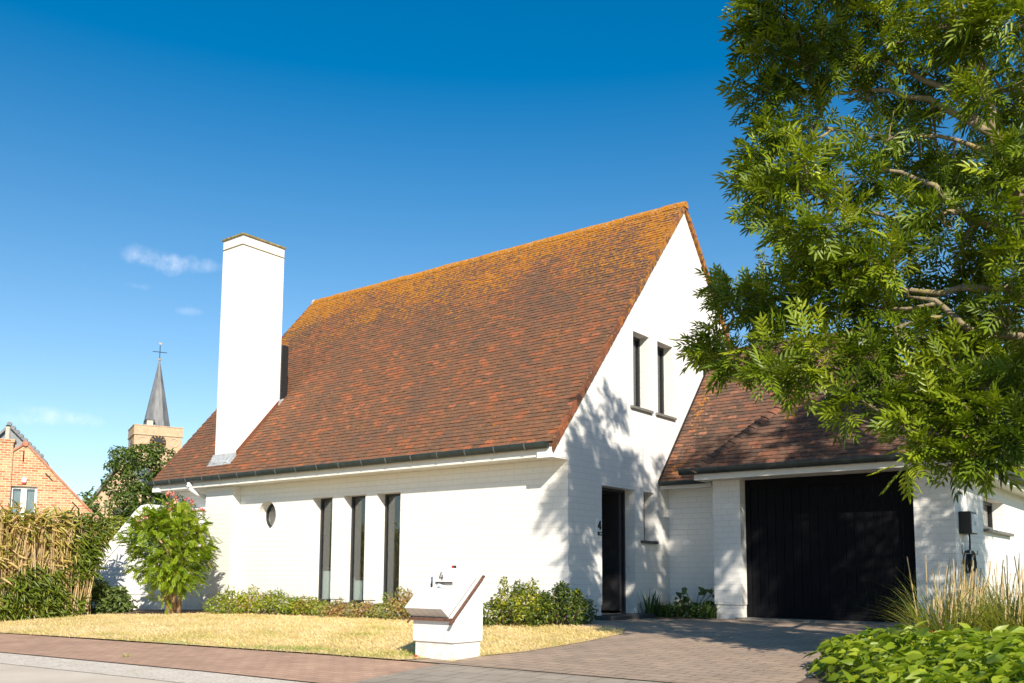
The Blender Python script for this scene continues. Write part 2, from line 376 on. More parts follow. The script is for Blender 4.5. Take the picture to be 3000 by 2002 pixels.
def leaflet(L=1.0, W=.3, fold=.12, droop=.1):
    V = np.array([(0, 0, 0), (.32*L, W/2, fold*W), (.7*L, W*.36, fold*W*.7-droop*.4*L), (L, 0, -droop*L), (.7*L, -W*.36, fold*W*.7-droop*.4*L), (.32*L, -W/2, fold*W)])
    return V, np.array([(0, 1, 2, 3), (0, 3, 4, 5)])
def compound(pairs=4, L=1.0, lw=.28, ll=.40, droop=.25, ang=55, fold=.25):
    """one pinnate leaf of unit length: rachis strip and folded leaflets"""
    V = []; F = []
    def addp(v, f):
        b = len(V); V.extend(v.tolist()); F.extend([tuple(i+b for i in q) for q in f])
    z = lambda t: -droop*t*t
    for i in range(3):
        a, b = i/3, (i+1)/3*(.98); w = .010
        addp(np.array([(a, -w, z(a)), (b, -w, z(b)), (b, w, z(b)), (a, w, z(a))]), [(0, 1, 2, 3)])
    lv, lf = leaflet(1, lw*1.0, fold, .12)
    for i in range(pairs):
        t = .25+.62*i/max(1, pairs-1)*.95; s = ll*(1-.12*abs(i-pairs*.5)/pairs)
        for sg in (1, -1):
            A = R(ang*(1-.25*i/pairs))*sg; c, sn = math.cos(A), math.sin(A)
            rot = np.array([(c, -sn, 0), (sn, c, 0), (0, 0, 1)])
            addp((lv*s) @ rot.T+np.array((t, 0, z(t))), lf)
    addp(lv*ll*1.05+np.array((.88, 0, z(.88))), lf)
    return np.array(V), np.array(F)
def randdirs(n, up=0.0):
    d = rng.normal(size=(n, 3)); d[:, 2] += up; return unit(d)
def in_ellipsoid(n, c, r, shell=.55):
    d = unit(rng.normal(size=(n, 3))); t = (shell+(1-shell)*rng.random(n)**.6)[:, None]; return np.array(c)+d*t*np.array(r), d

def gz(x, y): return .04*min(0, y+.5)+.007*min(0, x)
def gza(x, y): return .04*np.minimum(0, y+.5)+.007*np.minimum(0, x)
def ground_px(u, v):
    d = ray(u, v); t = 5.0
    for _ in range(60):
        P = CAM+d*t; t += (gz(P[0], P[1])-P[2])/d[2]*.8
    return CAM+d*t

# ------------------------------------------------------------------ ground
def sheet(name, poly, mat, dz, grid=None, kind='structure'):
    bm = bmesh.new(); vs = [bm.verts.new((x, y, 0)) for x, y in poly]; f = bm.faces.new(vs)
    cuts = [((0, -.5, 0), (0, 1, 0)), ((0, 0, 0), (1, 0, 0))]
    if grid:
        xs = [p[0] for p in poly]; ys = [p[1] for p in poly]
        cuts += [((x, 0, 0), (1, 0, 0)) for x in np.arange(min(xs)+grid, max(xs), grid)]+[((0, y, 0), (0, 1, 0)) for y in np.arange(min(ys)+grid, max(ys), grid)]
    for co, no in cuts:
        bmesh.ops.bisect_plane(bm, geom=bm.verts[:]+bm.edges[:]+bm.faces[:], plane_co=co, plane_no=no)
    bmesh.ops.triangulate(bm, faces=bm.faces[:])
    for v in bm.verts: v.co.z = gz(v.co.x, v.co.y)+dz
    bmesh.ops.recalc_face_normals(bm, faces=bm.faces)
    if sum(f.normal.z for f in bm.faces) < 0: bmesh.ops.reverse_faces(bm, faces=bm.faces[:])
    me = bpy.data.meshes.new(name); bm.to_mesh(me); bm.free()
    o = bpy.data.objects.new(name, me); COL.objects.link(o); me.materials.append(mat); o['kind'] = kind; return o

b = NT('meadow_ground'); o = b.obj()
b.col(b.ramp(b.noise(o, .35, 6), [(.35, (.10, .12, .03)), (.65, (.26, .22, .09))])); b.rough(.95); MAT['ground'] = b.m
b = NT('dry_lawn_soil'); o = b.obj(); n = b.noise(o, 1.1, 6, .6)
g2 = b.math('ADD', n, b.math('MULTIPLY', b.noise(o, 9, 4), .25))
b.col(b.ramp(g2, [(.38, (.24, .28, .05)), (.50, (.46, .38, .12)), (.62, (.64, .47, .21)), (.84, (.72, .55, .31))])); b.rough(.95)
b.bump(b.noise(o, 60, 5, .7), .8, .02); MAT['lawn'] = b.m
def pavers(name, c1, c2, mortar, bw, rh, rot, ms=.005, moss=.35, dirt=(.10, .08, .06)):
    b = NT(name); o = b.obj(); v = b.map(o, rot=(0, 0, rot)); br = b.n('TexBrick'); br.offset = .5
    b.set(br, Scale=1.0, Mortar_Size=ms, Mortar_Smooth=.3, Brick_Width=bw, Row_Height=rh, Bias=-.2)
    br.inputs['Color1'].default_value = (*c1, 1); br.inputs['Color2'].default_value = (*c2, 1); br.inputs['Mortar'].default_value = (*mortar, 1)
    b.l(v, br.inputs['Vector'])
    base = b.mix(.8, br.outputs['Color'], b.ramp(b.noise(o, 2.0, 7, .65), [(.25, (.68, .66, .64)), (.75, (1.25, 1.22, 1.2))]), 'MULTIPLY')
    base = b.mix(.5, base, b.ramp(b.noise(o, 160, 3, .7), [(.3, (.6, .6, .6)), (.7, (1.4, 1.4, 1.4))]), 'MULTIPLY')
    mm = b.math('MULTIPLY', b.ramp(b.noise(o, 5, 5), [(.5, (0, 0, 0)), (.62, (moss,)*3)]), br.outputs['Fac'])
    base = b.mix(mm, base, (.22, .19, .05))
    b.col(base); b.rough(.85)
    h = b.math('ADD', b.math('MULTIPLY', br.outputs['Fac'], -1.0), b.math('MULTIPLY', b.noise(o, 90, 4, .7), .5))
    b.bump(h, .55, .008); return b.m
MAT['drive'] = pavers('driveway_pavers', (.37, .275, .20), (.31, .235, .175), (.11, .08, .055), .30, .15, R(4), .007)
MAT['pave'] = pavers('reddish_pavers', (.47, .295, .20), (.40, .25, .17), (.20, .14, .10), .20, .10, R(-3), moss=.3)
MAT['slab'] = pavers('grey_slabs', (.34, .29, .23), (.29, .25, .20), (.13, .105, .065), .30, .30, R(-3), .007, .6)
b = NT('pale_gutter_concrete'); o = b.obj()
b.col(b.mix(b.ramp(b.noise(o, 32, 5, .75), [(.52, (0, 0, 0)), (.62, (.9,)*3)]), b.ramp(b.noise(o, 3, 6), [(.3, (.54, .47, .38)), (.7, (.65, .58, .49))]), (.30, .25, .2)))
b.rough(.9); b.bump(b.noise(o, 60, 4, .7), .5, .008); MAT['kerb'] = b.m
b = NT('pale_asphalt'); o = b.obj()
b.col(b.mix(.6, b.ramp(b.noise(o, 1.2, 6), [(.3, (.50, .42, .33)), (.7, (.60, .52, .42))]), b.ramp(b.noise(o, 150, 3, .7), [(.3, (.7, .7, .7)), (.7, (1.25, 1.25, 1.25))]), 'MULTIPLY'))
b.rough(.85); b.bump(b.noise(o, 150, 3, .7), .4, .006); MAT['road'] = b.m

sheet('ground', [(-900, -900), (900, -900), (900, 900), (-900, 900)], MAT['ground'], -.016)
pi = lambda x: -4.88+.045*(x-1.7)*(-1)*.9 if x < 1.7 else -4.88      # inner edge of the pavement along the street
def street(off):  # a polyline parallel with the street
    return [(-60, -2.3+off-0.0), (-10, -5.36+.9+off+.02), (-7.4, -5.24+off), (1.72, -4.88+off), (6, -4.85+off), (60, -4.6+off)]
def band(a, b_): return a+[p for p in reversed(b_)]
inner = [(-60, -7.6), (-7.4, -5.24), (1.72, -4.9)]
outer = [(-60, -9.0), (-4.2, -6.62), (1.85, -6.42)]
LAWN = [(-10.15, -5.6), (-7.4, -5.27), (-4.8, -5.12), (1.18, -4.93), (1.76, -4.20), (1.92, -3.7), (1.95, -2.6), (1.86, -1.5), (1.60, -1.0), (1.25, -.82), (.7, -.84), (.30, -.92), (-.5, -1.30), (-1.2, -1.0), (-2.3, -.9), (-4.5, -.85), (-8.1, -.95), (-8.4, -1.5), (-10.15, -2.1)]
BED = [(-14, -.05), (-14, -4), (-10.1, -4), (-10.1, -1.9), (-8.3, -1.7), (-8.1, -.80), (-2.3, -.8), (-.5, -1.45), (.45, -.95), (.3, -.02)]
sheet('lawn', LAWN, MAT['lawn'], .026, .7)
sheet('flower_bed', BED, MAT['soil'], .012, .6)
sheet('driveway', [(1.0, -4.9), (5.3, -4.86), (5.22, -3), (5.1, 3.4), (-.2, 3.4), (-.2, -.8), (1.0, -1.4)], MAT['drive'], .020, .8)
sheet('entrance_paving', [(1.74, -4.905), (1.95, -6.42), (9.5, -6.2), (9.5, -4.87)], MAT['slab'], .016, .8)
sheet('pavement', [(-60, -7.6), (-7.4, -5.24), (1.735, -4.90), (1.945, -6.42), (-4.2, -6.62), (-60, -9.0)], MAT['pave'], .012)
sheet('gutter_strip', [(-60, -9.0), (-4.2, -6.625), (1.95, -6.425), (12, -6.1), (12, -6.75), (1.95, -7.0), (-4.2, -7.22), (-60, -9.6)], MAT['kerb'], .004)
sheet('road', [(-60, -9.6), (-4.2, -7.22), (1.95, -7.0), (12, -6.75), (60, -5), (60, -16), (-60, -18)], MAT['road'], 0)
sheet('planting_bed', [(5.3, -4.85), (9.6, -4.85), (9.6, 2.7), (5.1, 2.7), (5.15, 0)], MAT['soil'], .03, .8)

# ------------------------------------------------------------------ THE HOUSE
RS = 1.1714                                    # roof rise per metre (49.5 degrees)
SLN = math.hypot(1, RS); RZ0, RY0 = 2.809, -.4456
def rz(y): return RZ0+RS*(y-RY0)
YR = 4.134; ZR = rz(YR); XL, XV = -11.22, .03
house = thing('white_house', 'white painted brick house with a steep lichen-covered tile roof, tall chimney and attached garage', 'house', (-5.6, 4.1, 0))
def wall_poly(off):       # gable outline in (y, z), lowered under the roof by off
    return [(0, -.5), (2*YR, -.5), (2*YR, 2.56), (2*YR, rz(0)-off), (YR, ZR-off), (0, rz(0)-off)]
mb = MB()
mb.prism([(-11.2, y, z) for y, z in wall_poly(.10)], (11.2, 0, 0))
wall = mb.build('wall', MAT['wall'], house)
cut = []
cut.append(MB().prism([(-10.9, y, z) for y, z in [(.3, .07), (2*YR-.3, .07), (2*YR-.3, 2.7), (.3, 2.7)]], (10.6, 0, 0)))        # ground floor rooms
cut.append(MB().prism([(-10.9, y, z) for y, z in [(.5, 2.9), (2*YR-.5, 2.9), (2*YR-.5, 3.2), (YR, 7.6), (.5, 3.2)]], (10.6, 0, 0)))   # upper floor
WX = [(-6.128, -5.548), (-5.222, -4.621), (-4.304, -3.699)]
for a, c in WX: cut.append(MB().box(a, c, -.2, .35, .20, 2.245))
cut.append(MB().box(-.4, .2, 1.0065, 2.1055, .085, 2.25))
cut.append(MB().box(-.4, .2, 2.4148, 2.7991, 1.37, 2.2476))
cut.append(MB().box(-.4, .2, 2.0874, 2.6736, 3.75, 5.1312))
cut.append(MB().box(-.4, .2, 2.9905, 3.598, 3.75, 5.1312))
OC = (-7.575, 1.946); ORD = .297
cut.append(MB().lathe((OC[0], -.2, OC[1]), [(ORD, 0), (ORD, .65)], 40, (0, 1, 0)))
# plinth set back 2 cm
cut.append(MB().box(-8.494, .1, -.3, .02, -.6, .264)); cut.append(MB().box(-.02, .2, -.2, 1.0065, -.6, .264)); cut.append(MB().box(-.02, .2, 2.1055, 5, -.6, .264))
boolean(wall, cut)
# buttress under the chimney, kneelers at both gable feet
mb = MB(); mb.box(-9.467, -8.494, -.2, -.0, .264, 2.70); mb.box(-9.447, -8.514, -.18, -.0, -.5, .264); mb.build('buttress', MAT['wall'], house, uv=True)
def kneeler(x0, x1):
    m = MB(); m.prism([(x0, y, z) for y, z in [(.0, 2.575), (-.442, 2.575), (-.442, rz(-.442)-.085), (0, rz(0)-.085)]], (x1-x0, 0, 0)); m.build('kneeler', MAT['wall'], house, uv=True)
kneeler(-.29, .0); kneeler(-11.215, -10.95)
# fascia + soffit + gutter along the front
m = MB(); m.box(-10.95, -.29, -.405, -.375, 2.60, 2.80); m.box(-10.95, -.29, -.375, 0.0, 2.60, 2.625); m.build('fascia', MAT['whiteboard'], house)
def gutter_mesh(x0, x1, y, z, r=.065):
    m = MB(); n = 9; pr = [(y-r-r*math.cos(math.pi*k/(n-1)), z-r*.0-r*1.55*math.sin(math.pi*k/(n-1))) for k in range(n)]
    pr2 = [(a+(y-r-a)*.12, b_+.008) for a, b_ in pr]
    ring = pr+list(reversed(pr2)); m.prism([(x0, a, c) for a, c in ring], (x1-x0, 0, 0))
    m.prism([(x0-.004, a, c) for a, c in pr], (.008, 0, 0)); m.prism([(x1-.004, a, c) for a, c in pr], (.008, 0, 0))
    return m, pr
def gutter_brackets(parent, mat, x0, x1, pr, step):
    x = x0+step*.5
    while x < x1:
        m = MB()
        for k in range(len(pr)-1):
            a, c = pr[k], pr[k+1]
            m.add([(x-.01, a[0], a[1]), (x+.01, a[0], a[1]), (x+.01, c[0], c[1]), (x-.01, c[0], c[1]),
                   (x-.01, a[0]-.006, a[1]-.006), (x+.01, a[0]-.006, a[1]-.006), (x+.01, c[0]-.006, c[1]-.006), (x-.01, c[0]-.006, c[1]-.006)],
                  [(4, 5, 6, 7), (0, 4, 7, 3), (1, 2, 6, 5), (0, 1, 5, 4), (2, 3, 7, 6)])
        m.build('gutter_bracket', mat, parent); x += step
m, pr = gutter_mesh(-11.33, -.06, -.405, 2.812); gut = m.build('gutter', MAT['gutter'], house)
gutter_brackets(gut, MAT['bracket'], -11.33, -.06, pr, .62)
# downpipe elbow at the left
m = MB(); m.tube([(-9.72, -.46, 2.72), (-9.72, -.45, 2.64), (-9.72, -.42, 2.58), (-9.70, -.30, 2.50), (-9.69, -.16, 2.44), (-9.69, -.05, 2.42)], [.05, .052, .052, .052, .052, .05], 12)
m.tube([(-9.72, -.46, 2.66), (-9.72, -.455, 2.62)], .062, 12); m.build('downpipe_elbow', MAT['whitepvc'], house, smooth=True)

# ---- roof of individual tiles
def tile_field(m, O, A, B, N, width, length, gauge, tw, lich, keep=None, thick=.016):
    O, A, B, N = (np.array(q, float) for q in (O, A, B, N)); rows = int(length/gauge)+1
    for r_ in range(rows):
        off = (r_ % 2)*tw*.5; s0 = r_*gauge; k = -1
        rowj = random.uniform(-.004, .004)
        while True:
            a0 = k*tw+off; a1 = a0+tw-.003; k += 1
            if a0 > width: break
            a0 = max(a0, 0); a1 = min(a1, width)
            if a1-a0 < .02: continue
            s1 = min(s0+gauge*1.35, length+.02)
            if keep and not keep((a0+a1)/2, s0+gauge*.5): continue
            h = .024+random.uniform(-.002, .004); j = rowj+random.uniform(-.003, .003); tl = random.uniform(-.003, .003)
            P = lambda a, s, z: O+A*a+B*s+N*z
            vs = [P(a0, s0+j, h+tl), P(a1, s0+j, h-tl), P(a1, s1, h-.016), P(a0, s1, h-.016), P(a0, s0+j, h-thick+tl), P(a1, s0+j, h-thick-tl)]
            t = random.random(); li = lich((a0+a1)/2, s0+gauge*.5)
            m.add(vs, [(0, 1, 2, 3), (4, 5, 1, 0), (4, 0, 3), (1, 5, 2)], (t, max(0, min(1, li)), random.random()))
LEN = (YR-RY0)*SLN; B_ = np.array((0, 1, RS))/SLN; N_ = np.array((0, -RS, 1))/SLN; WID = XV-XL
def lich_front(a, s):
    f = s/LEN; e = a/WID
    return max(0, (f-.40)/.60)**1.4*.56+max(0, (f-.93)/.07)*.18+max(0, (.16-e)/.16)*.40*f+max(0, (e-.86)/.14)*.24*max(0, f-.35)+.12
m = MB()
CX0, CX1, CY0, CY1 = -9.364, -8.641, -.0846, 1.055
def keep_front(a, s):
    x = XL+a; y = RY0+s/SLN
    return not (CX0+.03 < x < CX1-.03 and CY0+.05 < y < CY1)
tile_field(m, (XL, RY0, RZ0), (1, 0, 0), B_, N_, WID, LEN, .0955, .165, lich_front, keep_front)
ROOF = m.build('roof', MAT['roof'], house, fix=False)
m = MB(); Bb = np.array((0, -1, RS))/SLN; Nb = np.array((0, RS, 1))/SLN
tile_field(m, (XL, 2*YR-RY0, RZ0), (1, 0, 0), Bb, Nb, WID, LEN, .0955, .165, lambda a, s: .3)
m.build('rear_slope', MAT['roof'], ROOF, fix=False)
m = MB(); d = .012
m.prism([(XL+.01, RY0+.01, RZ0-.012), (XL+.01, YR, ZR-.014), (XL+.01, 2*YR-RY0-.01, RZ0-.012), (XL+.01, 2*YR-RY0-.01, RZ0-.08), (XL+.01, YR, ZR-.10), (XL+.01, RY0+.01, RZ0-.08)], (WID-.02, 0, 0))
m.build('roof_deck', MAT['brown_trim'], ROOF)
# ridge tiles
m = MB(); x = XL
while x < XV-.05:
    x1 = min(x+.30, XV+.02); n = 7; rr = .115+random.uniform(-.004, .004); zz = ZR-.055+random.uniform(-.006, .006)
    vs = [];
    for xx, q in ((x, rr), (x1+.02, rr-.008)):
        vs += [(xx, YR+math.sin(R(-105+210*k/(n-1)))*q, zz+math.cos(R(-105+210*k/(n-1)))*q) for k in range(n)]
    fs = [(k, k+1, n+k+1, n+k) for k in range(n-1)]+[tuple(range(n)), tuple(range(2*n-1, n-1, -1))]
    m.add(vs, fs, (random.random()*.8, .95, random.random())); x += .30
m.build('ridge_tiles', MAT['roof'], ROOF)
m = MB(); m.lathe((XL-.02, YR, ZR-.05), [(.10, 0), (.12, .05), (.11, .10)], 10, (1, 0, 0)); m.build('ridge_mortar', MAT['stone'], ROOF)
# verge tiles down both slopes of the gable, and on the left end
def verge(m, x0, x1, sgn):
    s = .0; stp = .191
    while s < LEN-.05:
        s1 = min(s+stp*1.12, LEN)
        for (k0, k1) in ((s, s1),):
            y0 = RY0+k0/SLN; y1 = RY0+k1/SLN; z0 = rz(y0); z1 = rz(y1)
            if sgn < 0: y0, y1 = 2*YR-y0, 2*YR-y1
            l0, l1 = .036, .018; h0, h1 = .135, .120
            poly = [(y0, z0+l0*1.5), (y1, z1+l1*1.5), (y1, z1-h1), (y0, z0-h0)]
            xs = random.uniform(-.004, .006)
            m.prism([(x0, y, z) for y, z in poly], (x1-x0+xs, 0, 0), (random.random(), .3+.5*(k0/LEN)**2, random.random()))
        s += stp
m = MB(); verge(m, XV-.028, XV+.022, 1); m.build('verge_tiles', MAT['verge'], ROOF)
m = MB(); verge(m, XV-.028, XV+.022, -1); m.build('verge_tiles', MAT['verge'], ROOF)
m = MB(); verge(m, XL-.022, XL+.02, 1); m.build('verge_tiles', MAT['verge'], ROOF)
m = MB(); verge(m, XL-.022, XL+.02, -1); m.build('verge_tiles', MAT['verge'], ROOF)

# ---- chimney
CT = 8.225
m = MB(); m.box(CX0, CX1, CY0, CY1, 2.75, CT); chim = m.build('chimney', MAT['wall'], house, uv=True)
b = NT('mossy_chimney_cap'); o = b.obj(); b.col(b.ramp(b.noise(o, 14, 6, .7), [(.3, (.11, .085, .03)), (.55, (.25, .19, .06)), (.75, (.40, .33, .20))])); b.rough(.9); MAT['mosscap'] = b.m
m = MB(); m.box(CX0-.03, CX1+.03, CY0-.03, CY1+.03, CT, CT+.045); m.build('chimney_cap', MAT['mosscap'], chim, bevel=.008)
m = MB(); m.box(CX0-.014, CX1+.014, CY0-.014, CY1+.014, 8.005, 8.022); m.build('chimney_band', MAT['mosscap'], chim)
m = MB()   # lead apron
yb0 = CY0-.16
m.prism([(CX0-.06, yb0, rz(yb0)+.03), (CX0-.06, CY0, rz(CY0)+.04), (CX0-.06, CY0-.008, rz(CY0)+.11), (CX0-.06, CY0-.03, rz(CY0)+.05), (CX0-.06, yb0, rz(yb0)+.022)], (CX1-CX0+.12, 0, 0))
m.build('lead_apron', MAT['lead'], chim)
m = MB()
m.prism([(CX1+.002, y, rz(y)+.012) for y in (CY0+.02, CY1-.02)]+[(CX1+.002, y, rz(y)+.125) for y in (CY1-.02, CY0+.02)], (.022, 0, 0)); m.build('side_flashing', MAT['verge'], chim)
m = MB(); m.box(CX0+.02, CX1+.04, CY1, CY1+.18, rz(CY1)-.2, 5.95); m.build('back_cladding', MAT['frame'], chim)
m = MB(); m.prism([(CX1-.02, y, z) for y, z in [(CY1-.05, rz(CY1-.05)+.03), (CY1+.10, rz(CY1+.1)+.03), (CY1+.05, rz(CY1)+.14), (CY1-.03, rz(CY1)+.09)]], (.07, 0, 0)); m.build('lead_saddle', MAT['lead'], chim)

# ---- windows
def rect_frame(m, plane, pos, a0, a1, z0, z1, w_, dep):
    """frame bars in a plane: 'y' -> constant y=pos (a is x); 'x' -> constant x=pos (a is y)"""
    def bx(p0, p1, q0, q1):
        if plane == 'y': m.box(p0, p1, pos, pos+dep, q0, q1)
        else: m.box(pos-dep, pos, p0, p1, q0, q1)
    bx(a0, a0+w_, z0, z1); bx(a1-w_, a1, z0, z1); bx(a0+w_, a1-w_, z0, z0+w_); bx(a0+w_, a1-w_, z1-w_, z1)
def window(parent, plane, pos, a0, a1, z0, z1, w_=.045, dep=.06, bars=()):
    m = MB(); rect_frame(m, plane, pos, a0, a1, z0, z1, w_, dep); fr = m.build('window', MAT['frame'], parent)
    m = MB(); p = pos+dep*.5 if plane == 'y' else pos-dep*.5
    if plane == 'y': m.box(a0+w_-.004, a1-w_+.004, p-.004, p+.004, z0+w_-.004, z1-w_+.004)
    else: m.box(p-.004, p+.004, a0+w_-.004, a1-w_+.004, z0+w_-.004, z1-w_+.004)
    m.build('pane', MAT['glass'], fr); return fr
for i, (a, c) in enumerate(WX):
    fr = window(house, 'y', .205, a, c, .20, 2.245)
    m = MB(); m.box(a, c, -.03, .205, .17, .20); m.build('sill', MAT['darksill'], fr)
    if i < 2:      # frosted film / blind in the lower part of the pane
        m = MB(); m.box(a+.05, c-.05, .275, .280, .24, (.80, .62)[i]); m.build('frosted_panel', MAT['whitepvc'], fr)
# round window
m = MB(); n = 40; vs = []
for rr, y in ((ORD-.001, .205), (ORD-.04, .205), (ORD-.04, .255), (ORD-.001, .255)):
    vs += [(OC[0]+rr*math.cos(2*math.pi*k/n), y, OC[1]+rr*math.sin(2*math.pi*k/n)) for k in range(n)]
m.add(vs, [(q*n+k, q*n+(k+1) % n, ((q+1) % 4)*n+(k+1) % n, ((q+1) % 4)*n+k) for q in range(4) for k in range(n)])
fr = m.build('round_window', MAT['frame'], house)
m = MB(); m.lathe((OC[0], .225, OC[1]), [(ORD-.035, 0), (ORD-.035, .008)], 40, (0, 1, 0)); m.build('pane', MAT['glass'], fr)
# upper windows on the gable + sills
for (a, c, s0, s1) in [(2.0874, 2.6736, 1.965, 2.74), (2.9905, 3.598, 2.885, 3.645)]:
    fr = window(house, 'x', -.195, a, c, 3.755, 5.1312, .05, .07)
    m = MB(); m.box(-.195, .05, s0, s1, 3.705, 3.752); m.build('sill', MAT['sill'], fr, bevel=.004)
fr = window(house, 'x', -.2, 2.4148, 2.7991, 1.37, 2.2476)
m = MB(); m.box(-.2, .05, 2.29, 2.866, 1.315, 1.368); m.build('sill', MAT['darksill'], fr, bevel=.004)

# ---- entrance door (standing open), frame, step and the hall behind it
m = MB(); rect_frame(m, 'x', -.20, 1.0065, 2.1055, .03, 2.25, .05, .08); m.build('door_frame', MAT['frame'], house)
ang = R(10); hx, hy = -.27, 2.045; dl = np.array((-math.cos(ang), -math.sin(ang), 0)); dn = np.array((-math.sin(ang), math.cos(ang), 0))
m = MB(); m.obox((hx+dl[0]*.46, hy+dl[1]*.46, 1.16), dl, dn, (0, 0, 1), .455, .02, 1.03); dr = m.build('front_door', MAT['doorleaf'], house, bevel=.004)
m = MB(); m.obox((hx+.006, hy, 1.16), dl, dn, (0, 0, 1), .010, .022, 1.03); m.build('door_edge', MAT['dooredge'], dr)
m = MB(); hp = np.array((hx, hy, 1.12))+dl*.84-dn*.03
m.tube([hp, hp-dn*.045, hp-dn*.05-dl*.13], .010, 8); m.obox(hp, dl, dn, (0, 0, 1), .022, .006, .10); m.build('handle', MAT['steel'], dr)
m = MB(); m.box(-.23, .30, .80, 2.25, -.02, .088); m.build('doorstep', MAT['darksill'], house, bevel=.008)
m = MB(); m.box(-4.0, -.3, .9, 4.2, .075, .082); m.build('hall_floor', MAT['floor_in'], house)
m = MB(); m.box(-2.6, -2.5, .32, 3.6, .085, 2.69); m.box(-2.5, -2.485, .32, 3.6, .085, .17); m.box(-2.5, -.31, 2.9, 3.0, .085, 2.69); m.box(-1.75, -1.69, .32, 1.22, .085, 2.69); m.build('hall_wall', MAT['interior'], house)
m = MB(); m.box(-10.9, -2.7, 1.6, 1.7, .075, 2.69); m.build('room_wall', MAT['interior'], house)

# ------------------------------------------------------------------ GARAGE (attached, part of the house)
YG, YRC = 2.7406, 3.357; XP1, XP2, XD2, XG = 1.1894, 1.6887, 4.4857, 5.0544; GYE = 9.0
m = MB()
m.box(0.001, XP1, YRC, YRC+.25, .264, 2.46); m.box(0.001, XP1+.05, YRC+.02, YRC+.25, -.3, .264)
m.build('recess_wall', MAT['wall'], house, uv=True)
m = MB(); m.prism([(XP1, YG), (XG, YG), (XG, GYE), (XP1, GYE)] and [(XP1, YG, .264), (XG, YG, .264), (XG, GYE, .264), (XP1, GYE, .264)], (0, 0, 2.26))
gw = m.build('garage_wall', MAT['wall'], house)
cut = [MB().box(XP1+.3, XG-.28, YG+.4, GYE-.3, .0, 2.7), MB().box(XP2, XD2, YG-.2, YG+.6, -.1, 2.398),
       MB().box(XG-.4, XG+.2, 4.89, 6.717, 1.555, 2.105)]
boolean(gw, cut)
for q in ((XP1+.02, XP2-.02, YG+.02, YG+.4), (XD2+.02, XG-.02, YG+.02, YG+.4), (XG-.28, XG-.021, YG+.4, GYE-.02)):
    m = MB(); m.box(*q, -.4, .2635); m.build('garage_plinth', MAT['wall'], house, uv=True)
# garage door: dark vertical boards in a frame
YD = YG+.235
m = MB(); x0, x1, z1 = XP2, XD2, 2.398
m.box(x0, x0+.085, YD-.02, YD+.05, .05, z1); m.box(x1-.085, x1, YD-.02, YD+.05, .05, z1); m.box(x0+.085, x1-.085, YD-.02, YD+.05, z1-.15, z1); m.box(x0+.085, x1-.085, YD-.005, YD+.05, .05, .22)
b = NT('black_stained_boards'); o = b.obj(); b.col(b.ramp(b.noise(b.map(o, (14, 14, .7)), 3, 6, .6), [(.3, (.0035, .0037, .005)), (.7, (.007, .0074, .0098))])); b.rough(.7); b.p.inputs['Specular IOR Level'].default_value = .10; b.bump(b.noise(b.map(o, (20, 20, .6)), 4, 5), .25, .004); MAT['gdoor'] = b.m
gd = m.build('garage_door', MAT['gdoor'], house, bevel=.004)
m = MB(); nb = 18; wv = (x1-x0-.17)/nb
for k in range(nb):
    a = x0+.085+k*wv; m.box(a+.0035, a+wv-.0035, YD+.005+random.uniform(-.0015, .0015), YD+.03, .22, z1-.15)
m.build('door_boards', MAT['gdoor'], gd, bevel=.003)
m = MB(); m.box(x0, x1, YD+.028, YD+.04, .05, z1); m.build('door_backing', MAT['stone'], gd)
m = MB(); m.box(XP2-.10, XD2+.03, YG-.06, YD-.02, -.02, .05); m.build('garage_threshold', MAT['sill'], house)
# side window
m = MB(); rect_frame(m, 'x', XG-.19, 4.89, 6.717, 1.60, 2.105, .055, .07)
fr = m.build('window', MAT['frame'], house)
m = MB(); m.box(XG-.235, XG-.227, 4.94, 6.667, 1.65, 2.055); m.build('pane', MAT['glass'], fr)
m = MB(); m.box(XG-.30, XG-.19, 4.89, 6.717, 1.555, 1.60); m.build('inner_ledge', MAT['whitepvc'], fr)
m = MB(); m.box(XG-.19, XG+.08, 4.80, 7.16, 1.505, 1.554); m.build('sill', MAT['sill'], fr, bevel=.004)
# fascias, soffits, gutters
GZ = 2.573; GY = 2.32
m = MB(); m.box(1.03, 5.36, 2.35, 2.38, 2.385, 2.50); m.box(1.03, 5.36, 2.38, YG, 2.40, 2.42); m.box(1.03, 1.055, 2.38, 3.36, 2.385, 2.50)
m.box(5.335, 5.36, 2.38, 9.2, 2.33, 2.50); m.box(XG, 5.335, YG, 9.2, 2.345, 2.362)
m.box(.012, 1.03, 3.02, 3.05, 2.33, 2.42); m.box(.012, 1.03, 3.05, YRC, 2.345, 2.36); m.build('garage_fascia', MAT['whiteboard'], house)
m, pr = gutter_mesh(.79, 5.5, 2.35, 2.573, .062); g = m.build('garage_gutter', MAT['gutter'], house)
gutter_brackets(g, MAT['gutter'], .79, 5.5, pr, .6)
m, pr = gutter_mesh(.05, 1.02, 3.0, 2.462, .05); m.build('recess_gutter', MAT['gutter'], house)
m = MB(); n = 9   # east gutter
prx = [(5.36+.062+.062*math.cos(math.pi*k/(n-1)), 2.50-.095*math.sin(math.pi*k/(n-1))) for k in range(n)]; prx2 = [(a-(a-5.422)*.12, c+.008) for a, c in prx]
m.prism([(x, 2.35, z) for x, z in prx+list(reversed(prx2))], (0, 6.9, 0)); m.build('side_gutter', MAT['gutter'], house)
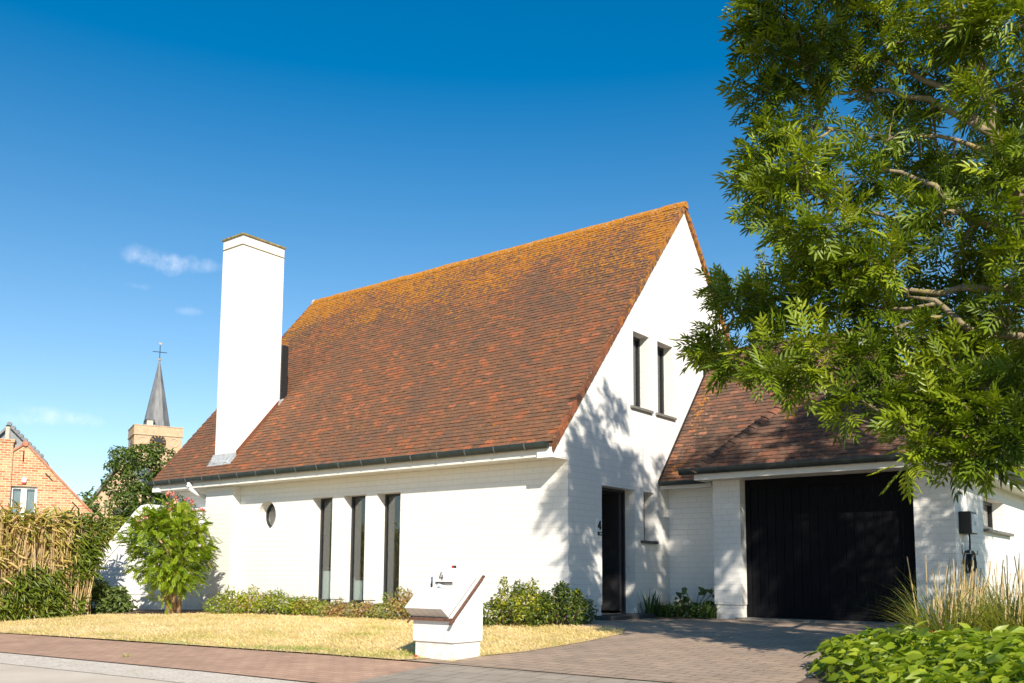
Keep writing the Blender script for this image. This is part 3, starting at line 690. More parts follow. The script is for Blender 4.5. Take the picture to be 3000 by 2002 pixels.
# roofs: recess slope, garage front hip, west face, east face
AX, AY, AZ = 3.42, 4.19, 4.80
def poly_keep(poly):
    def f(a, s):
        ins = False; n = len(poly)
        for i in range(n):
            x0, y0 = poly[i]; x1, y1 = poly[(i+1) % n]
            if (y0 > s) != (y1 > s) and a < (x1-x0)*(s-y0)/(y1-y0)+x0: ins = not ins
        return ins
    return f
def clip_tiles(mb, O, A, B, N, poly, gauge, tw, lich):
    xs = [p[0] for p in poly]; ys = [p[1] for p in poly]
    t = MB(); tile_field(t, O, A, B, N, max(xs), max(ys), gauge, tw, lich)
    bm = bmesh.new(); lay = bm.verts.layers.float_color.new('tint'); V = [bm.verts.new(v) for v in t.v]
    for v, c in zip(V, t.t): v[lay] = (*c, 1)
    for f in t.f: bm.faces.new([V[i] for i in f])
    O, A, B = (np.array(q, float) for q in (O, A, B)); n = len(poly)
    cx = sum(xs)/n; cy = sum(ys)/n
    for i in range(n):
        p, q = poly[i], poly[(i+1) % n]; dx, dy = q[0]-p[0], q[1]-p[1]; nx, ny = dy, -dx
        if (cx-p[0])*nx+(cy-p[1])*ny > 0: nx, ny = -nx, -ny
        bmesh.ops.bisect_plane(bm, geom=bm.verts[:]+bm.edges[:]+bm.faces[:], plane_co=tuple(O+A*p[0]+B*p[1]), plane_no=tuple(A*nx+B*ny), clear_outer=True)
    b0 = len(mb.v)
    bm.verts.index_update()
    for v in bm.verts: mb.v.append(tuple(v.co)); mb.t.append(tuple(v[lay])[:3])
    for f in bm.faces: mb.f.append(tuple(v.index+b0 for v in f.verts))
    bm.free()
SG = (AZ-GZ)/(AY-GY); LG = math.hypot(1, SG); Bg = np.array((0, 1, SG))/LG; Ng = np.array((0, -SG, 1))/LG
HL = (AY-GY)*LG
mr = MB(); lg = lambda a, s: .10
clip_tiles(mr, (1.0, GY, GZ), (1, 0, 0), Bg, Ng, [(-.005, -.005), (4.455, -.005), (AX-1.0, HL)], .0955, .165, lg)
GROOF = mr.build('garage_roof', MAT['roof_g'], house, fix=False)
mr = MB(); Br = np.array((0, 1, 1.183))/math.hypot(1, 1.183); Nr = np.array((0, -1.183, 1))/math.hypot(1, 1.183)
tile_field(mr, (.012, 2.985, 2.44), (1, 0, 0), Br, Nr, 3.2, 3.9, .0955, .165, lambda a, s: .36*max(0, 1-abs(a-.22)/.25)+.08)
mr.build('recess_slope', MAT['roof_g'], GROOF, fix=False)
# west and east faces
def face_tiles(name, p0, p1, top0, top1, li):
    p0, p1, top0, top1 = (np.array(q, float) for q in (p0, p1, top0, top1)); A = unit(p1-p0); Wd = np.linalg.norm(p1-p0)
    up = top0-p0; up = up-A*up.dot(A); L = np.linalg.norm(up); B = up/L; N = np.cross(A, B)
    if N[2] < 0: N = -N
    k = lambda q: (float((q-p0).dot(A)), float((q-p0).dot(B)))
    mm = MB(); clip_tiles(mm, p0, A, B, N, [(0, -.005), (Wd, -.005), k(top1), k(top0)], .0955, .165, lambda a, s: li); return mm
YB = 9.3
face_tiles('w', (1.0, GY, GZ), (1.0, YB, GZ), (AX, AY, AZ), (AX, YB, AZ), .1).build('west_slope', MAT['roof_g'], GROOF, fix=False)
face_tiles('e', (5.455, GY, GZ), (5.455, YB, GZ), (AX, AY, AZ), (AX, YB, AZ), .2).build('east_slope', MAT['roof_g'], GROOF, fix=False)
m = MB(); e = .015
P = [(1.01, GY+.01, GZ-e), (5.445, GY+.01, GZ-e), (5.445, YB, GZ-e), (1.01, YB, GZ-e), (AX, AY, AZ-e), (AX, YB, AZ-e)]
m.add(P, [(0, 1, 4), (1, 2, 5, 4), (3, 0, 4, 5), (2, 3, 5), (0, 3, 2, 1)])
m.add([(.01, 3.0, 2.43), (3.0, 3.0, 2.43), (3.0, 5.5, 2.43+2.5*1.183), (.01, 5.5, 2.43+2.5*1.183), (.01, 3.0, 2.40), (3.0, 3.0, 2.40), (3.0, 5.5, 2.3), (.01, 5.5, 2.3)], [(0, 1, 2, 3), (4, 7, 6, 5), (0, 4, 5, 1), (2, 6, 7, 3), (1, 5, 6, 2), (0, 3, 7, 4)])
m.build('roof_deck', MAT['brown_trim'], GROOF)
# bonnet hip tiles
def bonnets(m, p0, p1, n, side):
    p0, p1 = np.array(p0, float), np.array(p1, float); d = unit(p1-p0); L = np.linalg.norm(p1-p0)
    h = unit(np.cross(d, (0, 0, 1))); up = np.cross(h, d)
    for i in range(n):
        s0 = L*i/n-.02; s1 = L*(i+1)/n+.05; vs = []; K = 7
        for s, rr, lift in ((s0, .15, .014), (s1, .125, -.004)):
            for k in range(K):
                t = R(-80+160*k/(K-1)); vs.append(p0+d*s+h*math.sin(t)*rr+up*(math.cos(t)*rr*.95-.125+lift)-d*(.05*math.cos(t) if s == s0 else 0))
        b_ = [v-up*.016 for v in vs]
        fs = [(k, k+1, K+k+1, K+k) for k in range(K-1)]+[(2*K+k, 3*K+k, 3*K+k+1, 2*K+k+1) for k in range(K-1)]+[(k, 2*K+k, 2*K+k+1, k+1) for k in range(K-1)]
        m.add(vs+b_, fs, (random.random(), .05, random.random()))
m = MB(); bonnets(m, (1.0, GY, GZ+.01), (AX, AY, AZ+.01), 26, 1); m.build('hip_tiles', MAT['roof_g'], GROOF)
m = MB(); bonnets(m, (5.455, GY, GZ+.01), (AX, AY, AZ+.01), 26, 1); m.build('hip_tiles', MAT['roof_g'], GROOF)
m = MB(); y = AY
while y < YB:
    m.tube([(AX, y, AZ-.03), (AX, y+.3, AZ-.036)], .11, 10, tint=(random.random(), .3, 0)); y += .29
m.build('ridge_tiles', MAT['roof_g'], GROOF)
m = MB(); m.lathe((AX, AY-.02, AZ-.02), [(.16, -.05), (.15, .06), (.07, .12)], 12); m.build('lead_cap', MAT['lead'], GROOF)
m = MB(); m.prism([(.004, y, 2.44+1.183*(y-2.985)+.02) for y in (2.95, 5.6)]+[(.004, y, 2.44+1.183*(y-2.985)+.085) for y in (5.6, 2.95)], (.018, 0, 0)); m.build('wall_flashing', MAT['frame'], GROOF)

# ------------------------------------------------------------------ things on and beside the house
def digit4(m, org, ax, up, h, t, dep, closed=False):
    """a numeral 4 of three strokes, proud of the wall"""
    org, ax, up = (np.array(q, float) for q in (org, ax, up)); nn = np.cross(ax, up)
    def bar(p, q, w_):
        p = org+ax*p[0]*h+up*p[1]*h; q = org+ax*q[0]*h+up*q[1]*h; d = unit(q-p); sd_ = np.cross(nn, d)
        m.prism([p-sd_*w_, q-sd_*w_, q+sd_*w_, p+sd_*w_], nn*dep)
    if closed: bar((.46, 1.0), (.02, .31), t*.9); bar((-.03, .28), (.66, .28), t*.9); bar((.46, 1.04), (.46, 0), t); return
    bar((.34, 1.0), (.0, .30), t); bar((-.03, .28), (.62, .28), t); bar((.50, .66), (.40, 0), t)
pl = thing('house_number_plate', 'small white plate with black number 4 and bell, left of the open front door', 'house number', (0, .90, 1.53))
m = MB(); m.box(.0005, .012, .82, .984, 1.372, 1.69); m.build('plate', MAT['whitepvc'], pl)
m = MB(); digit4(m, (.012, .862, 1.50), (0, 1, 0), (0, 0, 1), .142, .011, .014, True); m.build('numeral', MAT['black'], pl)
m = MB(); m.box(.012, .026, .852, .962, 1.402, 1.462); dbell = m.build('doorbell', MAT['black'], pl, bevel=.003)
m = MB(); m.box(.026, .030, .895, .952, 1.418, 1.446); m.build('bell_label', MAT['silver'], dbell)

ch = thing('wall_charger', 'black car charging box with grey front, mounted on the garage side wall', 'car charger', (XG, 3.2, 1.57))
m = MB(); m.box(XG, XG+.17, 2.99, 3.44, 1.40, 1.735); m.build('housing', MAT['black'], ch, bevel=.012)
m = MB(); m.box(XG+.17, XG+.182, 3.005, 3.425, 1.415, 1.70); fp = m.build('front_panel', MAT['silver'], ch, bevel=.004)
m = MB(); m.box(XG+.182, XG+.185, 3.20, 3.225, 1.53, 1.585); m.build('status_mark', MAT['black'], fp)
def coil(m, cy, cz, ry, rz_, n, x0):
    pts = []
    for k in range(n*18+1):
        t = 2*math.pi*k/18; q = k/(n*18.0)
        pts.append((x0+.03+.06*math.sin(q*9)+.02*math.sin(t*.5), cy+ry*math.sin(t)*(1+.06*math.sin(q*23)), cz+rz_*math.cos(t)*(1+.05*math.cos(q*17))))
    m.tube(pts, .012, 6, cap=True); return pts
cb = thing('charging_cable', 'black charging cable coiled on the hooks under the wall charger', 'cable', (XG, 3.3, 1.0))
m = MB(); m.tube([(XG+.09, 3.24, 1.405), (XG+.09, 3.26, 1.32), (XG+.08, 3.30, 1.22), (XG+.07, 3.34, 1.12)], .013, 7)
coil(m, 3.40, .985, .21, .165, 8, XG+.01)
m.tube([(XG+.07, 3.25, .86), (XG+.09, 3.18, .74), (XG+.08, 3.30, .70), (XG+.07, 3.42, .80), (XG+.07, 3.48, .95)], .013, 7); m.build('cord', MAT['black'], cb, smooth=True)
m = MB(); m.tube([(XG+.08, 3.26, .77), (XG+.09, 3.28, .70), (XG+.10, 3.30, .58)], [.022, .034, .028], 10); m.build('plug', MAT['black'], cb, smooth=True)
for y in (3.14, 3.66):
    m = MB(); m.box(XG, XG+.012, y-.03, y+.03, 1.10, 1.245); m.box(XG+.012, XG+.12, y-.03, y+.03, 1.10, 1.112); m.box(XG+.11, XG+.12, y-.03, y+.03, 1.112, 1.16)
    hk = m.build('cable_hook', MAT['steel'], None, origin=(XG, y, 1.17))
    tag(hk, 'steel hook on the garage side wall, %s one of the two holding the cable coil' % ('nearer' if y < 3.4 else 'farther'), 'hook', 'hooks for the cable')

# ---- brick mailbox by the drive
MX0, MX1, MY0, MY1, MZ = 1.14, 1.73, -4.68, -4.21, -.20
mbx = thing('brick_mailbox', 'white painted brick mailbox pillar with slanted top and number 4, beside the driveway', 'mailbox', (1.43, -4.45, MZ+.02))
m = MB(); m.box(MX0+.02, MX1-.02, MY0+.02, MY1-.015, MZ, .035); m.build('base', MAT['mailwall'], mbx, uv=True)
SLP = (.715-.285)/(MY1-MY0)          # slope of the side profile
m = MB(); m.prism([(MX0, MY0, .035), (MX0, MY1, .035), (MX0, MY1, .715), (MX0, MY0, .285)], (MX1-MX0, 0, 0)); m.build('pillar', MAT['mailwall'], mbx, uv=True)
sl = unit(np.array((0, 1, SLP))); sn = np.array((0, -sl[2], sl[1]))
P0 = np.array((0, MY0, .285))
m = MB()   # rusty metal drip edge round the top
for xx in (MX1,): m.obox(P0+np.array((xx+.008, 0, 0))+sl*(.28)+sn*.012, (1, 0, 0), sl, sn, .016, .375, .011)
m.obox(P0+np.array(((MX0+MX1)/2+.004, -.028, -.01)), (1, 0, 0), (0, 1, 0), (0, 0, 1), .312, .022, .015)
m.obox(P0+np.array((MX0-.012, 0, 0))+sl*.28+sn*.012, (1, 0, 0), sl, sn, .010, .375, .009); m.build('drip_edge', MAT['brown_trim'], mbx, bevel=.004)
m = MB(); W0, W1 = MX0-.005, MX1-.055
T = .145
c0 = P0+sn*.03; poly = [c0-sl*.012, c0+sl*.66, c0+sl*.66+sn*T, c0-sl*.035+sn*T]
m.prism([(W0, p[1], p[2]) for p in poly], (W1-W0, 0, 0)); m.build('sloping_cap', MAT['slabwhite'], mbx, bevel=.006)
# soldier bricks marked on the slanted front end
for k in range(1, 5):
    m = MB(); x = W0+(W1-W0)*k/5; a = c0-sl*.0125; c = c0-sl*.0358+sn*T
    m.prism([(x+.012, a[1]-.0015, a[2]), (x+.018, a[1]-.0015, a[2]), (x-.004, c[1]-.0015, c[2]), (x-.010, c[1]-.0015, c[2])], (0, .004, .001)); m.build('joint', MAT['stone'], mbx)
# slot box standing out of the slope
ts = .30; bz = c0+sl*ts+sn*T; bx0, bx1 = 1.35, 1.62; by = bz[1]; bz0 = bz[2]
m = MB(); fz = bz0+.20
m.add([(bx0, by, bz0-.01), (bx1, by, bz0-.01), (bx1, by, bz0+.045), (bx0, by, bz0+.045), (bx0, by+.2, bz0-.01), (bx1, by+.2, bz0-.01), (bx1, by+.2, bz0+.045), (bx0, by+.2, bz0+.045)], [(4, 5, 6, 7)])
m.box(bx0-.03, bx0+.02, by, by+.2, bz0-.03, bz0+.045); m.box(bx1-.012, bx1+.03, by, by+.2, bz0-.03, bz0+.045); m.box(bx0-.03, bx1+.03, by, by+.22, bz0+.045, fz)
m.build('slot_box', MAT['slabwhite'], mbx, bevel=.003)
m = MB(); m.box(bx0+.02, bx1-.012, by-.012, by+.004, bz0+.040, bz0+.052); m.build('slot_flap', MAT['frame'], mbx)
m = MB(); m.box(bx0+.02, bx1-.012, by+.15, by+.16, bz0-.03, bz0+.045); m.build('slot_back', MAT['frame'], mbx)
m = MB(); m.prism([(bx0-.05, by-.01, bz0-.01), (bx0-.022, by-.01, bz0-.02), (bx0-.042, by-.01, bz0+.07)], (0, .012, 0)); m.build('flap_arm', MAT['black'], mbx)
m = MB(); digit4(m, (bx0+.075, by-.0005, bz0+.075), (1, 0, 0), (0, 0, 1), .085, .007, .008); nm = m.build('numeral', MAT['steel'], mbx)
m = MB(); m.lathe((bx0+.225, by+.06, fz-.005), [(.018, 0), (.027, .008), (.027, .026), (.02, .034)], 12); kb = m.build('lock_knob', MAT['black'], mbx)
m = MB(); m.lathe((bx0+.232, by+.028, fz+.012), [(.013, 0), (.011, .007)], 10, (0, -1, 0)); m.build('reflector', MAT['red'], kb)
lt = thing('letter', 'folded white letter with a teal print sticking out of the mailbox slot', 'letter', (1.44, by, bz0+.01))
m = MB(); m.prism([(bx0+.06, by-.03, bz0-.005), (bx0+.19, by-.03, bz0-.012), (bx0+.07, by-.026, bz0+.032)], (0, .06, .002)); m.build('sheet', MAT['paper'], lt)
m = MB(); m.prism([(bx0+.078, by-.034, bz0+.0), (bx0+.115, by-.034, bz0-.002), (bx0+.078, by-.031, bz0+.016)], (0, .003, 0)); m.build('print', MAT['paper_teal'], lt)

# ---- sloping garden wall at the left end of the house
GA = np.array((-9.7, -.15)); GD = np.array((-.894, -.447)); GN = np.array((.447, -.894))
def gp(s, z, o=0.0): p = GA+GD*s+GN*o; return (p[0], p[1], z)
gwl = thing('garden_wall', 'white painted wing wall with a sloping coping at the left end of the house', 'garden wall', (*((GA+GD*1.5)), -.1))
def gpr(poly, o0, o1, name, mat):
    m = MB(); m.prism([gp(s, z, o0) for s, z in poly], tuple(GN[0:2]*(o1-o0))+(0,)); return m.build(name, mat, gwl, uv=True)
gpr([(-.2, .262), (2.9, .262), (2.92, .30), (1.40, 1.98), (1.30, 2.04), (-.2, 1.95)], -.26, 0, 'wall', MAT['wall'])
gpr([(-.2, -.5), (3.2, -.5), (2.95, .262), (-.2, .262)], -.24, -.02, 'plinth', MAT['wall'])
gpr([(2.96, .255), (3.2, .255), (1.60, 2.12), (1.46, 2.24), (1.3, 2.27), (-.05, 2.16), (-.05, 1.93), (1.28, 2.04), (1.40, 1.985)], -.29, .035, 'coping', MAT['wall'])

# ------------------------------------------------------------------ planting helpers
def leafy(name, label, cat, loc, blobs, n, tmpl, size, mat, stems=None, up=.5, group=None, stem_mat='brown_bark', tintf=None, stem_r=.006, droop=.35, bark=None):
    """a bush: leaf-sized faces through a few uneven clumps, on thin stems"""
    root = thing(name, label, cat, loc, group); loc = np.array(loc, float)
    tot = sum(b_[3] for b_ in blobs); P = []; D = []; T = []
    m = MB()
    for (c, r, tb, wgt) in blobs:
        k = int(n*wgt/tot); c = np.array(c, float); p, d = in_ellipsoid(k, loc+c, r, .35); P.append(p); D.append(d)
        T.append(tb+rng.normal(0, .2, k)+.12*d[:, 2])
        for _ in range(max(2, int(k*.006)) if stems is None else stems):
            e = p[rng.integers(k)]; b0 = loc+np.array((c[0]*.5+random.uniform(-.08, .08), c[1]*.5+random.uniform(-.05, .05), 0))
            mid = (b0*.5+e*.5)+np.array((random.uniform(-.06, .06), random.uniform(-.06, .06), .03)); m.tube([b0, mid, e], [stem_r*1.6, stem_r, stem_r*.5], 5)
    P = np.concatenate(P); D = np.concatenate(D); T = np.concatenate(T)
    ok = P[:, 2] > gza(P[:, 0], P[:, 1])+.02; P, D, T = P[ok], D[ok], T[ok]; k = len(P)
    nrm = unit(rng.normal(size=(k, 3))*.7+np.array((0, 0, 1.0))*up+D*.5)
    dirs = D+rng.normal(size=(k, 3))*.7; dirs[:, 2] -= droop; dirs -= nrm*np.sum(dirs*nrm, 1, keepdims=True)
    sc = size*rng.uniform(.65, 1.3, k)
    if tintf is not None: T = tintf(P, T)
    V, F, t = scatter(tmpl[0], tmpl[1], P, frames(dirs, nrm, sc), T)
    if m.v: m.build('stems', MAT[stem_mat], root)
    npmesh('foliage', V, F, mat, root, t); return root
LEAF = leaflet(1, .5, .15, .12); NARROW = leaflet(1, .28, .1, .15)

# ---- shrubs along the front of the house
def bedshrub(px0, px1, pyb, ptop, label, name, mat, n, tints, size=.045, lumps=6, yoff=.35, cat='shrub', group='shrubs along the front wall', spiky=0):
    a, c = ground_px(px0, pyb), ground_px(px1, pyb); mid = (a+c)/2; mid[1] = max(mid[1], -2.0)+.0
    L = np.linalg.norm(c-a); dirx = unit((c-a)[:2]); h = (pyb-ptop)/FPX*float((mid-CAM).dot(FW))
    bl = []
    for i in range(lumps):
        t = (i+.5)/lumps-.5; hh = h*random.uniform(.72, 1.0)*(1-.35*abs(t*2)**3)
        x, y = dirx[0]*t*L, dirx[1]*t*L
        bl.append(((x, y+yoff*.5+random.uniform(-.06, .1), hh*.48), (L/lumps*.8, yoff, hh*.5), tints[i % len(tints)], 1.0))
        if spiky: bl.append(((x+random.uniform(-.1, .1), y+yoff*.5, hh*.95), (L/lumps*.35, .12, hh*.22), tints[i % len(tints)]-.1, .14*spiky))
    return leafy(name, label, cat, (mid[0], mid[1], gz(mid[0], mid[1])), bl, n, LEAF, size, mat, group=group)
bedshrub(602, 850, 1804, 1725, 'wide yellow-green shrub in front of the chimney buttress and round window', 'shrub', MAT['shrub_leaf'], 5200, [.35, .45, .55, .62, .5, .45], lumps=7, spiky=1, size=.05)
bedshrub(830, 945, 1806, 1745, 'half-browned shrub left of the first tall window', 'shrub', MAT['shrub_leaf'], 2200, [.45, .75, .55], lumps=4, spiky=1)
bedshrub(935, 1000, 1812, 1758, 'small browning shrub at the foot of the first tall window', 'shrub', MAT['dry_leaf'], 1300, [.25, .6, .65], lumps=3, spiky=1)
bedshrub(1010, 1105, 1814, 1760, 'dry brown shrub below the second tall window', 'shrub', MAT['dry_leaf'], 1900, [.25, .55, .7], lumps=4, spiky=1)
bedshrub(1108, 1258, 1822, 1722, 'reddish-brown and green shrub below the third tall window', 'shrub', MAT['dry_leaf'], 3400, [.15, .5, .6, .35], lumps=5, spiky=1)
bedshrub(1405, 1590, 1842, 1712, 'bushy green shrub with yellow leaves, right behind the mailbox', 'shrub', MAT['green_shrub_leaf'], 5200, [.45, .7, .5, .72], lumps=5, spiky=1, size=.05, yoff=.4)
bedshrub(1555, 1685, 1838, 1712, 'dark green shrub at the right front corner of the house', 'shrub', MAT['green_shrub_leaf'], 4200, [.3, .2, .12], lumps=4, spiky=2, size=.05, yoff=.4)

# ---- tree-like shrub with pinnate leaves against the garden wall
FERN = compound(5, 1, .40, .36, .30, 58, .2)
g0 = at(508, 1790, 18.35); g0 = np.array((g0[0], g0[1], gz(g0[0], g0[1])))
fs_ = thing('mahonia_bush', 'rounded bush with bright fern-like leaves on several bare trunks, against the garden wall', 'bush', g0)
D0 = float((g0-CAM).dot(FW)); S0 = D0/FPX
def loc_px(u, v, dd=0): return at(u, v, D0+dd)
m = MB()
for (u, v, dd) in [(455, 1640, -.1), (470, 1600, .15), (490, 1610, -.3), (520, 1600, .1), (535, 1640, -.15), (545, 1600, .2), (500, 1560, 0), (478, 1580, .3)]:
    b0 = g0+np.array((random.uniform(-.10, .10), random.uniform(-.08, .08), -.05)); e = loc_px(u, v, dd); md = b0*.55+e*.45+np.array((random.uniform(-.05, .05), 0, -.02))
    m.tube([b0, md, e, e+np.array((random.uniform(-.2, .2), random.uniform(-.2, .2), .25))], [.055, .042, .03, .012], 7)
m.build('trunk', MAT['brown_bark'], fs_, smooth=True)
P = []; Dd = []; Tt = []
cc = loc_px(492, 1610, .0); cc2 = loc_px(497, 1570, .05)
for (u, v, dd, rp, k, tb) in [(u_, v_, d_, r_, int(k_*1.7), t_+.08) for u_, v_, d_, r_, k_, t_ in [(490, 1570, .1, 95, 150, .45), (430, 1580, .0, 62, 70, .5), (560, 1580, .1, 62, 80, .62), (575, 1610, .15, 48, 60, .6), (440, 1545, .1, 55, 70, .5), (530, 1530, .15, 60, 80, .55), (500, 1510, .15, 50, 60, .48), (460, 1620, -.1, 65, 60, .3),
                              (540, 1650, -.1, 62, 70, .42), (470, 1680, -.2, 50, 50, .5), (510, 1690, -.25, 50, 55, .55), (550, 1700, -.1, 38, 26, .55), (430, 1655, -.1, 45, 34, .45), (505, 1640, -.25, 60, 60, .5), (470, 1520, .1, 45, 40, .5), (585, 1640, .1, 34, 26, .55), (480, 1755, -.1, 22, 8, .5)]]:
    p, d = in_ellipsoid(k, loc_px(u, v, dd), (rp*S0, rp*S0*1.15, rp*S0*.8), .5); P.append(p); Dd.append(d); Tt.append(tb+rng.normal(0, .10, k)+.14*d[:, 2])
P = np.concatenate(P); Dd = np.concatenate(Dd); Tt = np.concatenate(Tt); k = len(P)
out_ = unit(P-(cc+np.array((0, 0, -.2)))); out_[:, 2] *= .3; dirs = unit(out_*.8+rng.normal(size=(k, 3))*.55); dirs[:, 2] -= .25
nr = unit(np.array((0, 0, 1.))+rng.normal(size=(k, 3))*.3+out_*.35); nr -= dirs*np.sum(unit(dirs)*nr, 1, keepdims=True)
V, F, t = scatter(*FERN, P, frames(dirs, nr, rng.uniform(.15, .23, k)), Tt); npmesh('foliage', V, F, MAT['fern_leaf'], fs_, t)
# ---- flowering climber on top of the garden wall
cl0 = np.array(gp(1.0, 2.1, -.1))
hz = leafy('flowering_climber', 'climber with pink and peach blossoms spilling over the top of the garden wall', 'climber', (cl0[0], cl0[1], -.1),
           [(at(430, 1540, 19.9)-cl0+(0, 0, 2.2), (.35, .3, .22), .35, 1), (at(490, 1515, 19.8)-cl0+(0, 0, 2.2), (.35, .3, .25), .35, 1.2), (at(515, 1480, 19.8)-cl0+(0, 0, 2.2), (.26, .25, .26), .3, 1), (at(545, 1495, 19.6)-cl0+(0, 0, 2.2), (.25, .25, .2), .3, .8), (at(575, 1510, 19.5)-cl0+(0, 0, 2.2), (.2, .2, .12), .3, .3)], 2400, LEAF, .045, MAT['dark_leaf'], stems=0)
P = []
for (u, v, dd, rp, k) in [(430, 1530, 19.5, 32, 18), (470, 1522, 19.4, 30, 16), (510, 1500, 19.3, 34, 18), (505, 1465, 19.4, 22, 9), (545, 1488, 19.3, 26, 12), (400, 1525, 19.6, 12, 4), (490, 1535, 19.2, 30, 10), (575, 1500, 19.2, 12, 3)]:
    p, d = in_ellipsoid(k, at(u, v, dd), (rp*.0073, .2, rp*.0073), .4); P.append(p)
P = np.concatenate(P); k = len(P); cen = np.repeat(P, 9, axis=0); dd_ = randdirs(len(cen), .3); tv = np.repeat(rng.random(k), 9)+rng.normal(0, .12, k*9)
V, F, t = scatter(*leaflet(1, .55, .2, .1), cen+dd_*.01, frames(dd_, randdirs(len(cen), .8), rng.uniform(.04, .065, len(cen))), tv); npmesh('blossoms', V, F, MAT['petal'], hz, t)

# ---- weeds at the foot of the garden wall / hedge end
for (u, v, hpx, wpx, n, lab) in [(330, 1797, 70, 60, 260, 'clump of broad weeds at the foot of the garden wall'), (275, 1800, 95, 50, 240, 'leafy weeds growing up at the right end of the reed hedge')]:
    g_ = ground_px(u, v); s_ = float((g_-CAM).dot(FW))/FPX
    leafy('weed_clump', lab, 'weeds', g_, [((0, .1, hpx*s_*.4), (wpx*s_*.75, .3, hpx*s_*.5), .5, 1), ((.1, 0, hpx*s_*.8), (wpx*s_*.3, .2, hpx*s_*.3), .6, .4)], n*3, LEAF, .12, MAT['weed_leaf'], up=.8)

# ---- reed / bamboo hedge along the left boundary
hd = thing('reed_hedge', 'tall hedge of dry bamboo canes and leaves along the left edge of the lawn', 'hedge', (-10.6, -4.5, -.2))
m = MB(); hy = np.linspace(-1.75, -7.4, 24)
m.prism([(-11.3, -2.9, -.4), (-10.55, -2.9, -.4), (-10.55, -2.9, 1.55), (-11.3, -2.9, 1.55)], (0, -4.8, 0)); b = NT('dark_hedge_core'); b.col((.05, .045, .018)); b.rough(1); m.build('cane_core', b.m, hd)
m = MB()
for i in range(1500):
    y = random.uniform(-7.4, -2.25); dep = random.random()**1.5; x = -10.15-.6*dep; h = random.uniform(1.0, 1.92); z0 = gz(x, y)+(random.random()**2)*.6
    lx, ly = random.gauss(.02, .05), random.gauss(0, .16); r_ = random.uniform(.005, .012)
    m.tube([(x, y, z0), (x+lx*.5+random.gauss(0, .02), y+ly*.5, (z0+h)/2), (x+lx, y+ly, h)], [r_, r_, r_*.6], 4, False, (min(1, max(0, random.gauss(.35, .3))), 0, 0))
m.build('canes', MAT['straw'], hd, fix=False)
k = 15000; z = rng.uniform(-.15, 1.9, k); y = -7.5+rng.random(k)*(5.0+.55*z/1.8)
x = -10.12-.45*rng.random(k)**1.3+.10*np.sin(y*3.1)*np.sin(z*4); gr = (z < .56+.35*np.sin(y*1.7+1))|(y > -2.75); top = z > 1.62
tint = np.where(gr, rng.normal(.28, .2, k), np.where(top, rng.normal(.78, .22, k), rng.normal(.84, .18, k)))
kp = gr|top|(rng.random(k) < .55); x, y, z, tint = x[kp], y[kp], z[kp], tint[kp]; k = len(x)
z = np.where(z > 1.7, z+rng.normal(0, .06, k), z)
dirs = unit(np.stack([rng.normal(.5, .5, k), rng.normal(.15, .7, k), np.where(z > 1.6, rng.normal(-.1, .7, k), rng.normal(-.7, .5, k))], 1))
V, F, t = scatter(*leaflet(1, .13, .15, .35), np.stack([x, y, np.maximum(z, gza(x, y)+.02)], 1), frames(dirs, randdirs(k, .4), rng.uniform(.12, .30, k)), tint); npmesh('leaves', V, F, MAT['reed_leaf'], hd, t)

# ---- plants in the recess beside the front door
def straps(name, label, cat, loc, n, L, mat, spread=.35, group=None, w_=.03, lean=.5):
    root = thing(name, label, cat, loc, group); V = []; F = []; t = []; q = 0
    for i in range(n):
        a = random.uniform(0, 2*math.pi); r0 = random.random()**.5*spread*.6; b0 = np.array(loc)+np.array((math.cos(a)*r0, math.sin(a)*r0, -.02)); l = L*random.uniform(.55, 1.1); ln = lean*random.uniform(.2, 1.2)
        d = np.array((math.cos(a+random.gauss(0, .5)), math.sin(a+random.gauss(0, .5)), 0)); sd_ = np.array((-d[1], d[0], 0)); K = 6; tt = random.random(); ww = w_*random.uniform(.6, 1.1)
        for j in range(K):
            s = j/(K-1); c = b0+d*(ln*l*s*s*.9)+np.array((0, 0, l*(s-.42*ln*s**2.5))); h = ww*.5*(1-s**2.2)*(.6+.4*min(1, s*4))+.0006
            V += [c-sd_*h, c+sd_*h]; t += [(tt+.2*s, 0, 0)]*2
            if j: F.append((q+2*j-2, q+2*j-1, q+2*j+1, q+2*j))
        q += 2*K
    npmesh('leaves', np.array(V), np.array(F), mat, root, np.array(t)); return root
for (u, v, L, n, lab) in [(1905, 1812, .62, 34, 'strap-leaved plant left of the recess, nearest the door'), (1965, 1814, .38, 46, 'low dark clump in the middle of the recess bed'), (2065, 1816, .42, 44, 'grassy dark plant beside the garage pillar')]:
    x_ = on_ = ground_px(u, v); straps('strap_leaf_plant', lab, 'plant', (x_[0], min(x_[1], 3.0), 0.0), n, L, MAT['dark_leaf'], .35, 'plants in the recess bed', .035)
ar = thing('broad_leaf_plant', 'dark plant with broad upright leaves on long stalks against the recess wall', 'plant', (.75, 2.95, 0))
V, F, t = [], [], []; m = MB(); BL = leaflet(1, .62, .15, .3)
pts = []
for i in range(20):
    e = np.array((.75+random.uniform(-.4, .36), 2.93+random.uniform(-.25, .15), random.uniform(.18, .46)+(.16 if i < 4 else 0))); m.tube([(.75+random.uniform(-.15, .15), 2.95, -.02), (e[0]*.6+.3, e[1], e[2]*.7), e], [.007, .006, .005], 5); pts.append(e)
m.build('stalks', MAT['dark_leaf'], ar); pts = np.array(pts); k = len(pts); dr_ = unit(np.stack([rng.normal(.1, .6, k), rng.normal(-.6, .4, k), rng.normal(.1, .4, k)], 1))
V, F, t = scatter(*BL, pts, frames(dr_, randdirs(k, .7), rng.uniform(.13, .22, k)), rng.uniform(.2, .9, k)); npmesh('leaves', V, F, MAT['dark_leaf'], ar, t)
